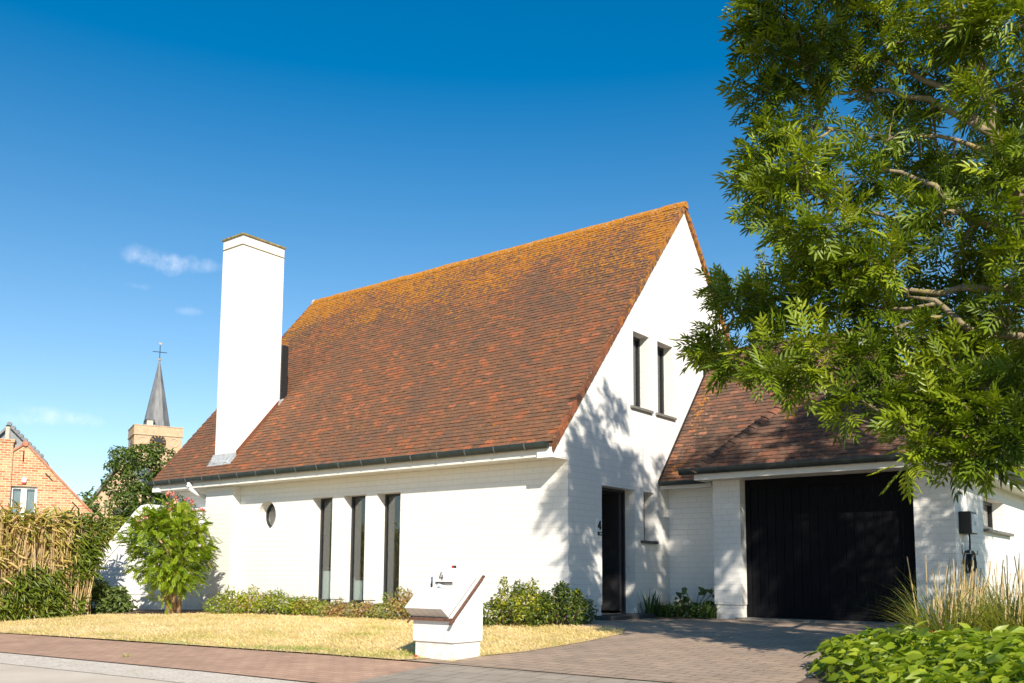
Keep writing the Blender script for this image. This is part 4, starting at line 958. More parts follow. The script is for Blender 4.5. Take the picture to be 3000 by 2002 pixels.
sheet('recess_bed', [(.02, 2.2), (.45, 1.95), (1.17, 2.45), (1.17, 3.34), (.02, 3.34)], MAT['soil'], .034)
rngl = rng.uniform
k = 1300; P = np.stack([rngl(.05, 1.16, k), rngl(2.3, 3.2, k), rngl(.02, .28, k)**1.2], 1)
gc = thing('ground_cover_plant', 'low dark leafy ground cover filling the recess bed', 'ground cover', (.6, 2.7, 0))
V, F, t = scatter(*LEAF, P, frames(randdirs(k), randdirs(k, 1.2), rngl(.05, .1, k)), rngl(0, .8, k)); npmesh('leaves', V, F, MAT['dark_leaf'], gc, t)

# ---- foreground bed: broad-leaved mound and ornamental grasses
OV = np.array([(0, 0, 0), (.16, .16, .04), (.46, .21, .03), (.78, .10, -.05), (1.05, 0, -.18), (.78, -.10, -.05), (.46, -.21, .03), (.16, -.16, .04), (.3, 0, -.02), (.65, 0, -.05)])
OF = np.array([(0, 8, 2, 1), (8, 9, 3, 2), (9, 4, 3, 3), (0, 7, 6, 8), (8, 6, 5, 9), (9, 5, 4, 4)])
OF = np.array([(0, 8, 2, 1), (8, 9, 3, 2), (0, 7, 6, 8), (8, 6, 5, 9), (9, 5, 4, 3)])
bm_ = thing('leafy_perennial', 'low mound of broad bright green leaves in the near corner of the planting bed', 'perennial', (6.4, -4.1, -.14))
k = 8500; x = rngl(5.12, 8.8, k); y = rngl(-6.4, -2.6, k)
def mound(x, y): 
    e = np.clip(1-((x-7.33+.55*(y+4.3))/1.85)**4-((y+4.6)/1.95)**4, 0, 1)**.5
    return e*(.40+.05*np.sin(x*5.3+1)*np.cos(y*4.7)+.04*np.sin(x*11+y*7))
mz = mound(x, y); ok = mz > .04; x, y, mz = x[ok], y[ok], mz[ok]; k = len(x)
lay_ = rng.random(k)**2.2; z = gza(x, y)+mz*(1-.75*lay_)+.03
a = rngl(0, 2*np.pi, k); dirs = np.stack([np.cos(a), np.sin(a), rng.normal(-.25, .3, k)], 1); e_ = .02
gx = (mound(x+e_, y)-mound(x-e_, y))/(2*e_); gy = (mound(x, y+e_)-mound(x, y-e_))/(2*e_)
nr = unit(np.stack([-gx*.6, -gy*.6, np.ones(k)], 1)+rng.normal(size=(k, 3))*.62)
V, F, t = scatter(OV, OF, np.stack([x, y, z], 1), frames(dirs-nr*np.sum(dirs*nr, 1, keepdims=True)*.8, nr, rngl(.06, .16, k)), np.clip(.6-.5*lay_+rng.normal(0, .24, k), 0, 1)); npmesh('leaves', V, F, MAT['broad_leaf'], bm_, t)  # lower leaves tinted darker, shade inside the mound put into the colour
p_ = at(2733, 1866, 8.35); k = 120; q = rng.random(k); P = np.stack([p_[0]+rng.normal(0, .008, k), p_[1]+rng.normal(0, .008, k), p_[2]-.06+q*.11], 1)
rs = thing('flower_spike', 'small red flower spike above the broad leaves at the foot of the grass clump', 'flower', (p_[0], p_[1], gz(p_[0], p_[1])))
V, F, t = scatter(*LEAF, P, frames(randdirs(k, .2), randdirs(k), np.full(k, .018)), rng.random(k)); npmesh('petals', V, F, MAT['redspike'], rs, t)
m = MB(); m.tube([(p_[0], p_[1], gz(p_[0], p_[1])), (p_[0], p_[1], p_[2]+.04)], .004, 5); m.build('stalk', MAT['weed_leaf'], rs)

def grass_clump(label, c, n, L, spread, stalks, sh, seed):
    random.seed(seed); root = straps('ornamental_grass', label, 'ornamental grass', c, n, L, MAT['grass_blade'], spread, 'ornamental grasses in the right bed', .011, .95)
    m = MB()
    for i in range(stalks):
        a = random.uniform(0, 6.3); r0 = random.random()**.5*spread*.55; b0 = np.array(c)+np.array((math.cos(a)*r0, math.sin(a)*r0, -.02)); l = sh*random.uniform(.6, 1.12); d = np.array((random.gauss(.10, .10), random.gauss(0, .10), 1.0))
        m.tube([b0, b0+d*l*.5, b0+d*l], [.006, .0055, .005], 5, True, (min(1, max(0, random.gauss(.6, .25))), 0, 0))
    m.build('dry_stalks', MAT['straw'], root); return root
def gpt(u, d): p = at(u, 1700, d); return (p[0], p[1], gz(p[0], p[1]))
grass_clump('grass clump with cut straw stalks in front of the garage pier, next to the broad leaves', gpt(2775, 9.3), 420, 1.0, .50, 66, .95, 3)
grass_clump('dense tall green grass clump at the right edge of the photo', gpt(2990, 8.9), 560, 1.05, .55, 44, .95, 5)
grass_clump('grass clump behind, below the coiled cable', gpt(2880, 10.6), 200, .85, .45, 30, .9, 8)
grass_clump('thin grass tuft between the two larger clumps, standing back by the wall', gpt(2935, 11.2), 200, .85, .5, 16, .85, 9)
random.seed(11)

# ---- short lawn grass
k = 90000; x = rngl(-10.1, 1.95, k); y = -.8-4.6*rng.random(k)
def inpoly(x, y, poly):
    ins = np.zeros(len(x), bool); n = len(poly)
    for i in range(n):
        x0, y0 = poly[i]; x1, y1 = poly[(i+1) % n]
        c = ((y0 > y) != (y1 > y)) & (x < (x1-x0)*(y-y0)/(y1-y0+1e-12)+x0); ins ^= c
    return ins
ok = inpoly(x+rng.normal(0, .02, k), y+.03+rng.normal(0, .035, k), LAWN)&(rng.random(len(x)) < .35+.65*np.clip((x+8)/8, 0, 1))
x, y = x[ok], y[ok]; k = len(x)
pat = .5+.28*np.sin(x*1.3+.7*np.sin(y*2.1))*np.cos(y*1.9+x*.4)+.18*np.sin(x*3.7+y*2.9)
edge = np.clip((-4.15-y)/.8, 0, 1)*np.clip((x+6)/5, 0, 1); right = np.clip((x-1.0)/.8, 0, 1)
gp_ = np.clip(np.sin(x*2.1+1.3*np.sin(y*3.3))*np.sin(y*4.1+x*.9)-.05, 0, 1)
tint = np.clip(.46+.45*pat-.75*edge*rng.random(k)-.42*right*rng.random(k)-.9*gp_*(.35+.65*edge)+rng.normal(0, .16, k), 0, 1)
a = rngl(0, 6.28, k); dirs = np.stack([np.cos(a)*.8, np.sin(a)*.8, rngl(.35, 1.3, k)], 1); nr = np.stack([-np.cos(a), -np.sin(a), np.full(k, .6)], 1)
BT = np.array([(0, .5, 0), (0, -.5, 0), (.6, -.35, .02), (.6, .35, .02), (1, 0, -.08)]); BTs = BT*np.array((1, .10, 1))
BF = np.array([(0, 1, 2, 3)]);
V, F, t = scatter(np.array([(0, .06, 0), (0, -.06, 0), (.6, -.04, .02), (1, .0, -.1)]), np.array([(0, 1, 2, 3)]), np.stack([x, y, gza(x, y)+.028], 1), frames(dirs, nr, rngl(.022, .055, k)), tint)
gl = npmesh('lawn_grass', V, F, MAT['lawn_blade'], None, t); tag(gl, 'short sun-dried straw coloured grass with green patches', 'grass', kind='stuff')
# moss and weeds in the paving joints at the foot of the mailbox and the pavement edge
for i, (u, v, lab) in enumerate([(1395, 1930, 'small grass tuft at the right foot of the mailbox'), (1325, 1943, 'small grass tuft at the front corner of the mailbox'), (372, 1928, 'tiny green tuft growing between the reddish pavers')]):
    g_ = ground_px(u, v); straps('grass_tuft', lab, 'grass tuft', (g_[0], g_[1]-.01, g_[2]+.02), 26, .07, MAT['lawn_blade'] if i < 2 else MAT['grass_blade'], .10, 'grass tufts in the paving', .006, .8)
k = 200; xx = np.concatenate([rngl(-6, 1.7, 80), rngl(1.9, 5.1, 120)]); yy = np.concatenate([rngl(-6.4, -5.2, 80), rngl(-4.8, 0, 120)]); P = np.stack([xx, yy, gza(xx, yy)+.026], 1)
V, F, t = scatter(*LEAF, P, frames(randdirs(k)*np.array((1, 1, .1)), np.tile((0, 0, 1.), (k, 1))+rng.normal(size=(k, 3))*.2, rngl(.010, .026, k)), rng.normal(.5, .3, k))
tag(npmesh('fallen_leaves', V, F, MAT['dry_leaf'], None, t), 'scattered small dry leaves on the driveway and pavement', 'fallen leaves', kind='stuff')
tag(MB().lathe((*at(1218, 1927, 9.72)[:2], gz(1.2, -4.8)+.05), [(.004, 0), (.02, .004), (.022, .014), (.012, .022)], 8).build('red_berry', MAT['red'], None, origin=(1.2, -4.82, -.17)), 'tiny red bloom at the left foot of the mailbox', 'flower')

# ------------------------------------------------------------------ the ash tree on the right
ash = thing('ash_tree', 'large leafy ash tree with pale branches leaning in over the garage from the right', 'tree', (6.95, -2.2, -.1))
T = lambda u, v, d: at(u, v, d)
limbs = [
 ([np.array((7.05, -2.05, -.2)), T(3085, 1350, 8.5), T(3062, 1000, 8.45), T(3010, 640, 8.5), T(2955, 500, 8.5), T(2918, 400, 8.55)], [.17, .145, .13, .105, .085, .07]),
 ([T(2918, 400, 8.55), T(2905, 330, 8.6), T(2870, 150, 8.7), T(2830, -60, 8.8), T(2790, -320, 8.9)], [.055, .05, .042, .032, .02]),
 ([T(2905, 395, 8.55), T(2820, 345, 8.75), T(2725, 290, 8.95), T(2600, 265, 9.15), T(2470, 275, 9.4), T(2360, 270, 9.7)], [.045, .04, .034, .025, .018, .010]),
 ([T(2895, 380, 8.6), T(2790, 265, 8.8), T(2640, 195, 9.1), T(2520, 160, 9.4), T(2420, 100, 9.7), T(2300, 60, 10)], [.04, .034, .03, .024, .017, .009]),
 ([T(2880, 440, 8.5), T(2800, 410, 8.7), T(2680, 400, 8.9), T(2560, 410, 9.1), T(2440, 380, 9.4)], [.03, .025, .02, .016, .009]),
 ([T(3020, 700, 8.5), T(2930, 680, 8.5), T(2840, 640, 8.55), T(2740, 545, 8.7), T(2640, 505, 8.8), T(2540, 490, 9)], [.06, .05, .044, .034, .024, .012]),
 ([T(2840, 640, 8.55), T(2770, 620, 8.6), T(2740, 640, 8.6), T(2690, 655, 8.7), T(2610, 640, 8.7), T(2520, 610, 8.8), T(2450, 590, 9)], [.036, .032, .03, .028, .022, .016, .009]),
 ([T(3050, 930, 8.4), T(2960, 845, 8.4), T(2860, 845, 8.5), T(2760, 860, 8.6), T(2660, 850, 8.8), T(2540, 845, 9.1), T(2400, 830, 9.5)], [.06, .05, .042, .036, .028, .02, .01]),
 ([T(3060, 1000, 8.4), T(2900, 980, 8.3), T(2790, 925, 8.35), T(2740, 880, 8.4), T(2660, 870, 8.6)], [.055, .045, .036, .028, .014]),
 ([T(2760, 930, 8.4), T(2660, 950, 8.5), T(2590, 985, 8.6), T(2540, 990, 8.7), T(2470, 980, 8.9), T(2350, 1010, 9.2), T(2220, 1020, 9.7)], [.026, .024, .021, .018, .015, .011, .007]),
 ([T(2740, 890, 8.5), T(2660, 905, 8.6), T(2560, 900, 8.9), T(2430, 900, 9.3), T(2290, 930, 9.7), T(2150, 930, 10.1)], [.024, .02, .018, .015, .011, .007]),
 ([T(3070, 1150, 8.4), T(2960, 1130, 8.1), T(2850, 1150, 7.9), T(2760, 1220, 7.9), T(2700, 1310, 7.8)], [.04, .032, .024, .016, .008]),
 ([T(3075, 1200, 8.3), T(2980, 1220, 7.8), T(2900, 1280, 7.6), T(2840, 1350, 7.6)], [.03, .024, .015, .008]),
 ([T(2985, 560, 8.5), T(3050, 380, 8.3), T(3120, 100, 8.2), T(3160, -250, 8.2)], [.075, .06, .05, .035]),
 ([T(2870, 150, 8.7), np.array((6.3, -3.2, 6.8)), np.array((6.1, -3.4, 7.4))], [.03, .022, .01]),
 ([T(2790, -320, 8.9), np.array((6.8, -3.2, 7.6)), np.array((6.6, -3.0, 8.3))], [.03, .02, .01]),
 ([T(3160, -250, 8.2), np.array((7.9, -2.8, 7.3)), np.array((8.2, -2.2, 7.9))], [.03, .02, .01]),
 ([T(3062, 1000, 8.45), np.array((7.6, -1.6, 3.7)), np.array((8.2, -1.0, 4.4)), np.array((8.6, -.6, 5.2))], [.06, .05, .035, .015]),
]
m = MB(); m.tube(*limbs[0], n=12); m.build('trunk', MAT['ash_bark'], ash, smooth=True)
for pts, rr in limbs[1:]:
    rr = [q*.82 for q in rr]
    dense = [pts[0]]; dr2 = [rr[0]]
    for i in range(len(pts)-1):
        for q in (.5, 1.0):
            p = pts[i]*(1-q)+pts[i+1]*q
            if q < 1: p = p+rng.normal(size=3)*.018
            dense.append(p); dr2.append(rr[i]*(1-q)+rr[i+1]*q)
    m = MB(); m.tube(dense, dr2, 8); m.build('branch', MAT['ash_bark'], ash, smooth=True)
skel = np.concatenate([np.linspace(a, c, 12) for pts, _ in limbs for a, c in zip(pts[:-1], pts[1:])])
LOBES = [(2990, 470, 8.2, .34, 20), (2930, 520, 8.1, .25, 12), (2980, 60, 8.2, .4, 22), (2880, 260, 8.2, .28, 14), (2990, 760, 8.0, .3, 16), (2780, 640, 8.3, .3, 14), (2860, 60, 8.4, .35, 16), (2240, 60, 10, .40, 34), (2200, 20, 10.1, .28, 16), (2230, 200, 10, .40, 34), (2190, 110, 10.1, .25, 14), (2200, 290, 9.9, .30, 20), (2190, 470, 9.8, .28, 20), (2160, 530, 9.8, .22, 13), (2230, 590, 9.6, .36, 26), (2330, 680, 9.3, .34, 24), (2240, 400, 9.8, .30, 18), (2350, 130, 9.8, .48, 34), (2360, 380, 9.6, .4, 26),
 (2330, 520, 9.4, .38, 30), (2480, 190, 9.4, .48, 34), (2470, 60, 9.6, .5, 34), (2480, 520, 8.9, .42, 34), (2450, 680, 8.7, .38, 28), (2610, 90, 9.1, .55, 36), (2600, 380, 9.0, .42, 26), (2640, 620, 8.7, .42, 26), (2600, 760, 8.5, .38, 30), (2480, 790, 8.7, .34, 28), (2380, 780, 9.0, .30, 22), (2760, 70, 8.9, .55, 34), (2760, 200, 9.2, .4, 22), (2800, 480, 8.9, .42, 24), (2780, 760, 8.8, .48, 28), (2920, 90, 8.5, .5, 28),
 (2940, 640, 8.2, .42, 22), (2960, 900, 8.2, .5, 30), (2960, 260, 9.1, .5, 26), (2880, 740, 8.9, .4, 22), (2570, 290, 9.5, .35, 18), (2690, 330, 9.5, .35, 16), (2700, 500, 9.3, .4, 20),
 (2120, 850, 10.3, .26, 20), (2090, 990, 10.2, .28, 22), (2060, 1020, 10.2, .20, 12), (2180, 880, 9.9, .36, 28), (2150, 1060, 9.7, .26, 18), (2290, 880, 9.4, .42, 34), (2270, 1020, 9.1, .38, 30), (2340, 1110, 8.8, .22, 14), (2420, 870, 9.0, .40, 32), (2410, 1030, 8.7, .38, 30), (2550, 920, 8.9, .36, 26), (2530, 1070, 8.5, .36, 28), (2490, 1190, 8.3, .17, 10), (2480, 1240, 8.3, .10, 5), (2660, 1000, 8.6, .42, 30),
 (2700, 1120, 8.4, .38, 28), (2760, 1230, 8.0, .36, 28), (2700, 1330, 7.8, .18, 12), (2670, 1270, 7.9, .20, 12), (2650, 1400, 7.7, .07, 4), (2830, 1100, 8.1, .45, 32), (2880, 1250, 7.7, .38, 30), (2840, 1360, 7.6, .20, 14), (2790, 1390, 7.7, .12, 7), (2960, 1120, 7.9, .42, 30), (2960, 1290, 7.5, .30, 22), (2910, 1370, 7.6, .12, 8), (2590, 1180, 8.3, .2, 12), (2240, 1090, 8.6, .16, 8), (2620, 840, 9.4, .45, 30), (2760, 970, 9.1, .5, 34), (2900, 1010, 8.9, .5, 30), (2840, 880, 9.2, .45, 24)]
SHADE_LOBES = [((7.6, -3.9, 2.9), .42, 20), ((8.1, -4.0, 3.5), .5, 22), ((7.2, -3.6, 2.3), .28, 10), ((6.6, 0, 6.0), .5, 20), ((7.2, -.5, 6.6), .5, 20), ((6.0, .2, 5.7), .4, 14), ((8.8, 1.2, 4.2), .55, 30), ((9.4, .7, 4.9), .6, 30), ((9.0, .8, 3.4), .5, 24), ((10.0, .2, 5.5), .6, 26), ((8.6, 1.4, 3.2), .45, 20), ((8.1, -.3, 3.7), .4, 16), ((9.7, 1.1, 5.6), .5, 22), ((8.2, -.9, 7.5), .55, 26), ((7.6, -.3, 6.8), .5, 24), ((9.0, -1.5, 7.8), .55, 24), ((8.7, -.3, 7.0), .55, 24), ((7.0, .1, 6.2), .4, 16), ((6.5, -1.7, 5.7), .5, 24), ((7.3, -2.4, 6.4), .5, 24), ((5.9, -1.2, 5.3), .4, 16), ((5.9, -3.9, 6.9), .55, 30), ((6.4, -3.2, 7.3), .65, 36), ((6.9, -3.6, 7.7), .7, 36), ((7.6, -3.0, 7.6), .75, 40), ((5.4, -3.0, 6.9), .5, 28), ((7.0, -2.5, 7.8), .65, 34), ((6.4, -4.3, 7.0), .5, 26), ((8.2, -2.2, 6.8), .8, 44), ((8.2, -3.3, 6.0), .7, 36), ((7.8, -1.4, 6.0), .75, 40), ((8.5, -2.5, 4.8), .8, 44), ((8.3, -1.2, 4.6), .75, 40), ((8.8, -1.7, 5.8), .8, 40), ((7.6, -.9, 4.2), .6, 30), ((8.2, -2.0, 3.4), .7, 36), ((7.7, -3.4, 4.4), .5, 22), ((8.0, -3.2, 3.2), .55, 26), ((7.5, -2.9, 2.3), .4, 20), ((8.4, -.9, 3.2), .6, 28), ((5.0, -3.4, 7.2), .35, 18), ((4.9, -2.6, 7.5), .35, 16), ((9.0, -1.6, 3.9), .7, 34), ((9.2, -2.6, 6.2), .7, 30), ((7.4, -2.0, 8.2), .55, 26), ((8.7, 0, 4.2), .6, 30), ((9.3, -.5, 4.8), .6, 30), ((8.9, -.1, 3.5), .5, 24), ((9.6, -1, 5.4), .6, 26), ((8.5, -.5, 3.0), .45, 20), ((9.4, .4, 4.3), .5, 22), ((5.9, -4.6, 6.6), .45, 24), ((5.5, -4.4, 6.3), .4, 20), ((6.3, -4.7, 7.4), .45, 22)]  # crown lobes, most out of view, added to shade the walls, roof and drive
C = [(at(u, v, d), r_, k*(1.05 if v < 780 else 1.1)) for u, v, d, r_, k in [(u+(28 if u < 2300 and v < 750 else 0), v-(28 if v > 1180 else 0), d-(.65 if u < 2360 and v < 750 else 0), r_, k) for u, v, d, r_, k in LOBES]]+[(np.array(p, float), r_, k*1.7) for p, r_, k in SHADE_LOBES]
LP, LDd, LN, LT, LS = [], [], [], [], []
tw = MB()
for c, r_, k in C:
    j = np.argmin(np.linalg.norm(skel-c, axis=1)); a0 = skel[j]
    hub = a0*.35+c*.65-np.array((0, 0, r_*.2)); tw.tube([a0, (a0+hub)/2+rng.normal(size=3)*.03, hub], [.017, .013, .009], 6, False)
    tips, dd = in_ellipsoid(max(3, int(k*.70)), c, (max(.07, r_-.10), max(.07, r_-.10), max(.06, r_*.85-.09)), .45)
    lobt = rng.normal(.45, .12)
    for p, d in zip(tips, dd):
        if rng.random() < .55: tw.tube([hub, (hub*.5+p*.5)+np.array((0, 0, .02)), p], [.0075, .005, .003], 4, False)
        nl = rng.integers(3, 6); ax = unit(d*.7+unit(p-a0)*.5+rng.normal(size=3)*.25)
        for q in range(nl):
            out_ = unit(ax*.8+rng.normal(size=3)*.75+np.array((0, 0, -.08))); LP.append(p-ax*rng.uniform(0, .10)); LDd.append(out_)
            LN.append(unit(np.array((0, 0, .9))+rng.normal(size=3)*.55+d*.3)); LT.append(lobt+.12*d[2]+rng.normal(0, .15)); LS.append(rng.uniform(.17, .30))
LP, LDd, LN = np.array(LP), np.array(LDd), np.array(LN); LN = LN-LDd*np.sum(LN*LDd, 1, keepdims=True)
ASH = compound(4, 1, .25, .42, .25, 50, .24)
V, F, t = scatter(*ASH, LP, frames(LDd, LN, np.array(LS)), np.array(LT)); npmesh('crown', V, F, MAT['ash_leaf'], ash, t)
tw.build('twigs', MAT['ash_bark'], ash, fix=False)

# ------------------------------------------------------------------ beyond the garden
def crown_tree(name, label, c, blobs, trunk, n, size, mat, cat='tree', group=None, tmpl=LEAF):
    root = thing(name, label, cat, c, group); P, D, T_ = [], [], []
    tot = sum(r_[0]*r_[2] for _, r_ in blobs)
    for p, r_ in blobs:
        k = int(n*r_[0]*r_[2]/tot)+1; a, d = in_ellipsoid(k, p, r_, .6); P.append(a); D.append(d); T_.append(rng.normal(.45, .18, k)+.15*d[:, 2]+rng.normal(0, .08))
    P, D, T_ = map(np.concatenate, (P, D, T_)); k = len(P); nr = unit(D*.7+np.array((0, 0, .5))+rng.normal(size=(k, 3))*.6); dr_ = rng.normal(size=(k, 3)); dr_ -= nr*np.sum(dr_*nr, 1, keepdims=True)
    V, F, t = scatter(tmpl[0], tmpl[1], P, frames(dr_, nr, size*rngl(.6, 1.4, k)), T_)
    m = MB()
    for pts, rr in trunk: m.tube(pts, rr, 8)
    m.build('trunk', MAT['ash_bark'], root, smooth=True); npmesh('crown', V, F, mat, root, t); return root
# bushy tree between garden wall and church tower
base = at(425, 1640, 24.5); base[2] = -.2; bl = []
for (u, v, r_) in [(420, 1400, .55), (370, 1350, .42), (420, 1335, .38), (480, 1350, .42), (350, 1420, .45), (480, 1420, .5), (420, 1470, .6), (360, 1480, .42), (440, 1530, .45), (390, 1540, .36), (325, 1365, .18), (510, 1385, .22), (350, 1330, .25), (455, 1318, .22), (500, 1470, .4), (400, 1320, .2)]:
    bl.append((at(u, v, 24.5+random.uniform(-.5, .5)), (r_, r_*1.1, r_*.85)))
crown_tree('bushy_tree', 'bushy green tree in front of the church tower, behind the garden wall', base, bl, [([base, at(425, 1520, 24.5), at(420, 1420, 24.5)], [.14, .1, .05]), ([at(425, 1520, 24.5), at(370, 1400, 24.4)], [.07, .03]), ([at(425, 1500, 24.5), at(480, 1390, 24.6)], [.07, .03])], 9500, .085, MAT['bg_leaf'])
yb = at(345, 1560, 23); yb[2] = -.2
crown_tree('yellow_bush', 'yellow-green bush peeking over the reed hedge beside the garden wall', yb, [(at(345, 1545, 23), (.4, .4, .3)), (at(320, 1560, 23), (.35, .3, .3)), (at(370, 1570, 23), (.35, .3, .4))], [([yb, at(345, 1560, 23)], [.06, .03])], 1100, .09, MAT['yellow_leaf'], 'bush')
for (u, v, d, r_, lab, n) in [(247, 1475, 60, .55, 'small dark tree top between the brick house and the church roof, left one', 320), (268, 1462, 62, .6, 'small dark tree top touching the church roof edge', 320)]:
    b0 = at(u, 1640, d); b0[2] = -.2
    crown_tree('distant_tree', lab, b0, [(at(u, v, d), (r_, r_, r_*1.3)), (at(u-6, v+22, d), (r_*1.2, r_, r_)), (at(u+6, v+50, d), (r_*1.4, r_, r_*1.2))], [([b0, at(u, v, d)], [.2, .05])], n, .26, MAT['bg_leaf'], group='distant trees on the left')
# conifer behind the garage
b0 = at(2232, 1000, 23); b0[2] = 0; tp = at(2232, 765, 23)
cone = [(b0*(1-s)+tp*s, (.10+1.25*(1-s), .10+1.25*(1-s), .45)) for s in np.linspace(.25, .99, 18)]
crown_tree('conifer_tree', 'slim yellowish conifer top rising behind the garage roof', b0, cone, [([b0, tp], [.2, .02])], 5200, .14, MAT['conifer_leaf'], tmpl=NARROW)
for i, (u, v, d, r_) in enumerate([(2820, 1050, 26, 1.5), (2960, 980, 28, 1.9), (3080, 1100, 27, 2.0)]):
    b0 = at(u, 1500, d); b0[2] = 0
    crown_tree('garden_tree', ['leafy tree behind the garage, left of the ash trunk', 'tall leafy tree behind the garage near the photo edge', 'leafy tree behind the garage, rightmost'][i], b0, [(at(u+random.uniform(-60, 60), v+k*55, d+random.uniform(-.6, .6)), (r_*random.uniform(.5, .8),)*3) for k in range(7)], [([b0, at(u, v, d)], [.22, .06])], 3600, .2, MAT['bg_leaf'], group='trees behind the garage')

# ---- neighbouring brick house
EX = unit(np.array((RT[0], RT[1]))); EF = unit(np.array((FW[0], FW[1]))); a_ = R(24)
e1 = EX*math.cos(a_)+EF*math.sin(a_); e2 = np.array((-e1[1], e1[0]))
O = at(75, 1683, 32)[:2]
def H(s, z, t=0.0): p = O+e1*s+e2*t; return np.array((p[0], p[1], z))
def h_on(u, v, t=0.0):  # position on the brick gable's own plane
    d = ray(u, v); n = np.array((-e1[1], e1[0], 0)); p0 = np.array((*(O+e2*t), 0)); k = (p0-CAM).dot(n)/d.dot(n); P = CAM+d*k; return float((P[:2]-O).dot(e1)), float(P[2])
bh = thing('brick_house', 'orange brick house with a steep gable, curtained window and chimney behind the reed hedge', 'house', H(0, -.2, 3))
sa, za = h_on(75, 1302); sr, zr_ = h_on(281, 1518); sl_, zl = h_on(42, 1322); kr = (zr_-za)/(sr-sa); kl = (zl-za)/(sl_-sa)
s_r = sa+(2.0-za)/kr; s_l = -4.2; zll = za+kl*(s_l-sa)*.55
gpoly = [(s_l, -.3), (s_r, -.3), (s_r, 2.0), (sa, za), (s_l, zll)]
m = MB(); m.prism([H(s, z) for s, z in gpoly], tuple(e2*7)+(0,)); bw_ = m.build('wall', MAT['obrick'], bh, uv=True)
w0, wz1 = h_on(31, 1424); w1, wz0 = h_on(104, 1512); wz0 -= .05
cutm = MB(); cutm.prism([H(s, z, -.2) for s, z in [(w0, wz0), (w1, wz0), (w1, wz1), (w0, wz1)]], tuple(e2*.6)+(0,)); boolean(bw_, [cutm])
def hbox(m, s0, s1, z0, z1, t0, t1, tint=(.5, 0, 0)): m.prism([H(s, z, t0) for s, z in [(s0, z0), (s1, z0), (s1, z1), (s0, z1)]], tuple(e2*(t1-t0))+(0,), tint)
m = MB(); mid = (w0+w1)/2
for q in [(w0, w0+.07, wz0, wz1), (w1-.07, w1, wz0, wz1), (mid-.09, mid+.09, wz0, wz1), (w0, w1, wz1-.08, wz1), (w0, w1, wz0, wz0+.08)]: hbox(m, *q, .10+.001*len(m.v)/8*.5, .17)
wn = m.build('window', MAT['whitepvc'], bh)
m = MB(); hbox(m, w0+.05, w1-.05, wz0, wz1-.05, .14, .15); m.build('pane', MAT['glass'], wn)
b = NT('net_curtain'); b.col(b.ramp(b.noise(b.map(b.obj(), (9, 9, .6)), 2.5, 4), [(.35, (.42, .44, .48)), (.65, (.66, .68, .70))])); MAT['curtain'] = b.m
for q in (0, 1):
    m = MB(); x0_, x1_ = (w0+.07, mid-.09) if q == 0 else (mid+.09, w1-.07); n_ = 14
    for i in range(n_):
        a0, a1 = x0_+(x1_-x0_)*i/n_, x0_+(x1_-x0_)*(i+1)/n_; zb = lambda f: wz0+.02+(.42*max(0, (f-.55)/.45)**1.3 if q == 0 else 0)+(.10 if q == 0 else 0)
        t0, t1 = .22+.02*(i % 2), .22+.02*((i+1) % 2)
        m.add([H(a0, zb(i/n_), t0), H(a1, zb((i+1)/n_), t1), H(a1, wz1, t1), H(a0, wz1, t0)], [(0, 1, 2, 3)])
    m.build('curtain', MAT['curtain'], wn)
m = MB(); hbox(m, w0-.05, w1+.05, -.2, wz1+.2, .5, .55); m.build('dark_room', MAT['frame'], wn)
m = MB(); hbox(m, w0-.03, w1+.10, wz1+.003, wz1+.20, -.012, .02); m.build('lintel', MAT['obrick'], bh, uv=True)
c0_, cz0 = h_on(0, 1290); c1_, cz1 = h_on(41, 1290)
m = MB(); hbox(m, c0_-.35, c1_, zll-1, cz1-.08, -.06, .55); hbox(m, c0_-.38, c1_+.04, cz1-.08, cz1+.02, -.09, .58); ck = m.build('chimney', MAT['obrick'], bh, uv=True)
p_, pz = h_on(20, 1283); _, pz1 = h_on(20, 1246)
m = MB(); m.lathe(H(p_, pz-.02, .25), [(.085, 0), (.08, pz1-pz-.08), (.085, pz1-pz-.02), (.085, pz1-pz)], 12); m.build('chimney_pot', MAT['stone'], ck)
m = MB(); m.lathe(H(p_, pz1-.03, .25), [(.06, 0), (.09, .03), (.05, .07)], 10); m.build('cowl', MAT['frame'], ck)
def slope_strip(m, s0, z0, s1, z1, t0, t1, th): m.prism([H(s0, z0, t0), H(s1, z1, t0), H(s1, z1+th, t0), H(s0, z0+th, t0)], tuple(e2*(t1-t0))+(0,))
m = MB(); slope_strip(m, sa, za+.0, s_r+.06, 1.93, -.05, .25, .10); slope_strip(m, c1_-.1, za+kl*(c1_-.1-sa), sa, za, -.05, .25, .08); m.lathe(H(sa, za+.02, -.08), [(.10, 0), (.12, .12), (.10, .3)], 10, tuple(e2)+(0,)); m.build('gable_coping', MAT['pantile'], bh)
m = MB(); slope_strip(m, sa, za-.06, s_r+.05, 1.86, .25, 7.1, .10); slope_strip(m, s_l, zll-.06, sa, za-.06, .25, 7.1, .1); m.build('roof', MAT['slate'], bh)
for (u0, v0, u1, v1) in [(70, 1322, 68, 1352), (133, 1387, 153, 1408), (212, 1471, 232, 1492)]:
    sA, zA = h_on(u0, v0); sB, zB = h_on(u1, v1); m = MB(); m.tube([H(sA, zA, -.03), H(sB, zB, -.03)], .018, 6); m.build('wall_anchor', MAT['frame'], bh)
al = thing('alarm_box', 'small white and red alarm box above the curtained window of the brick house', 'alarm box', H(*h_on(71, 1408), -.03))
s0_, z1_ = h_on(65, 1400); s1_, z0_ = h_on(77, 1418); zm = z0_+(z1_-z0_)*.25
m = MB(); hbox(m, s0_, s1_, zm, z1_, -.09, -.002); m.build('cover', MAT['whitepvc'], al)
m = MB(); hbox(m, s0_+.01, s1_-.01, z0_, zm, -.08, -.002); m.build('lamp', MAT['red'], al)
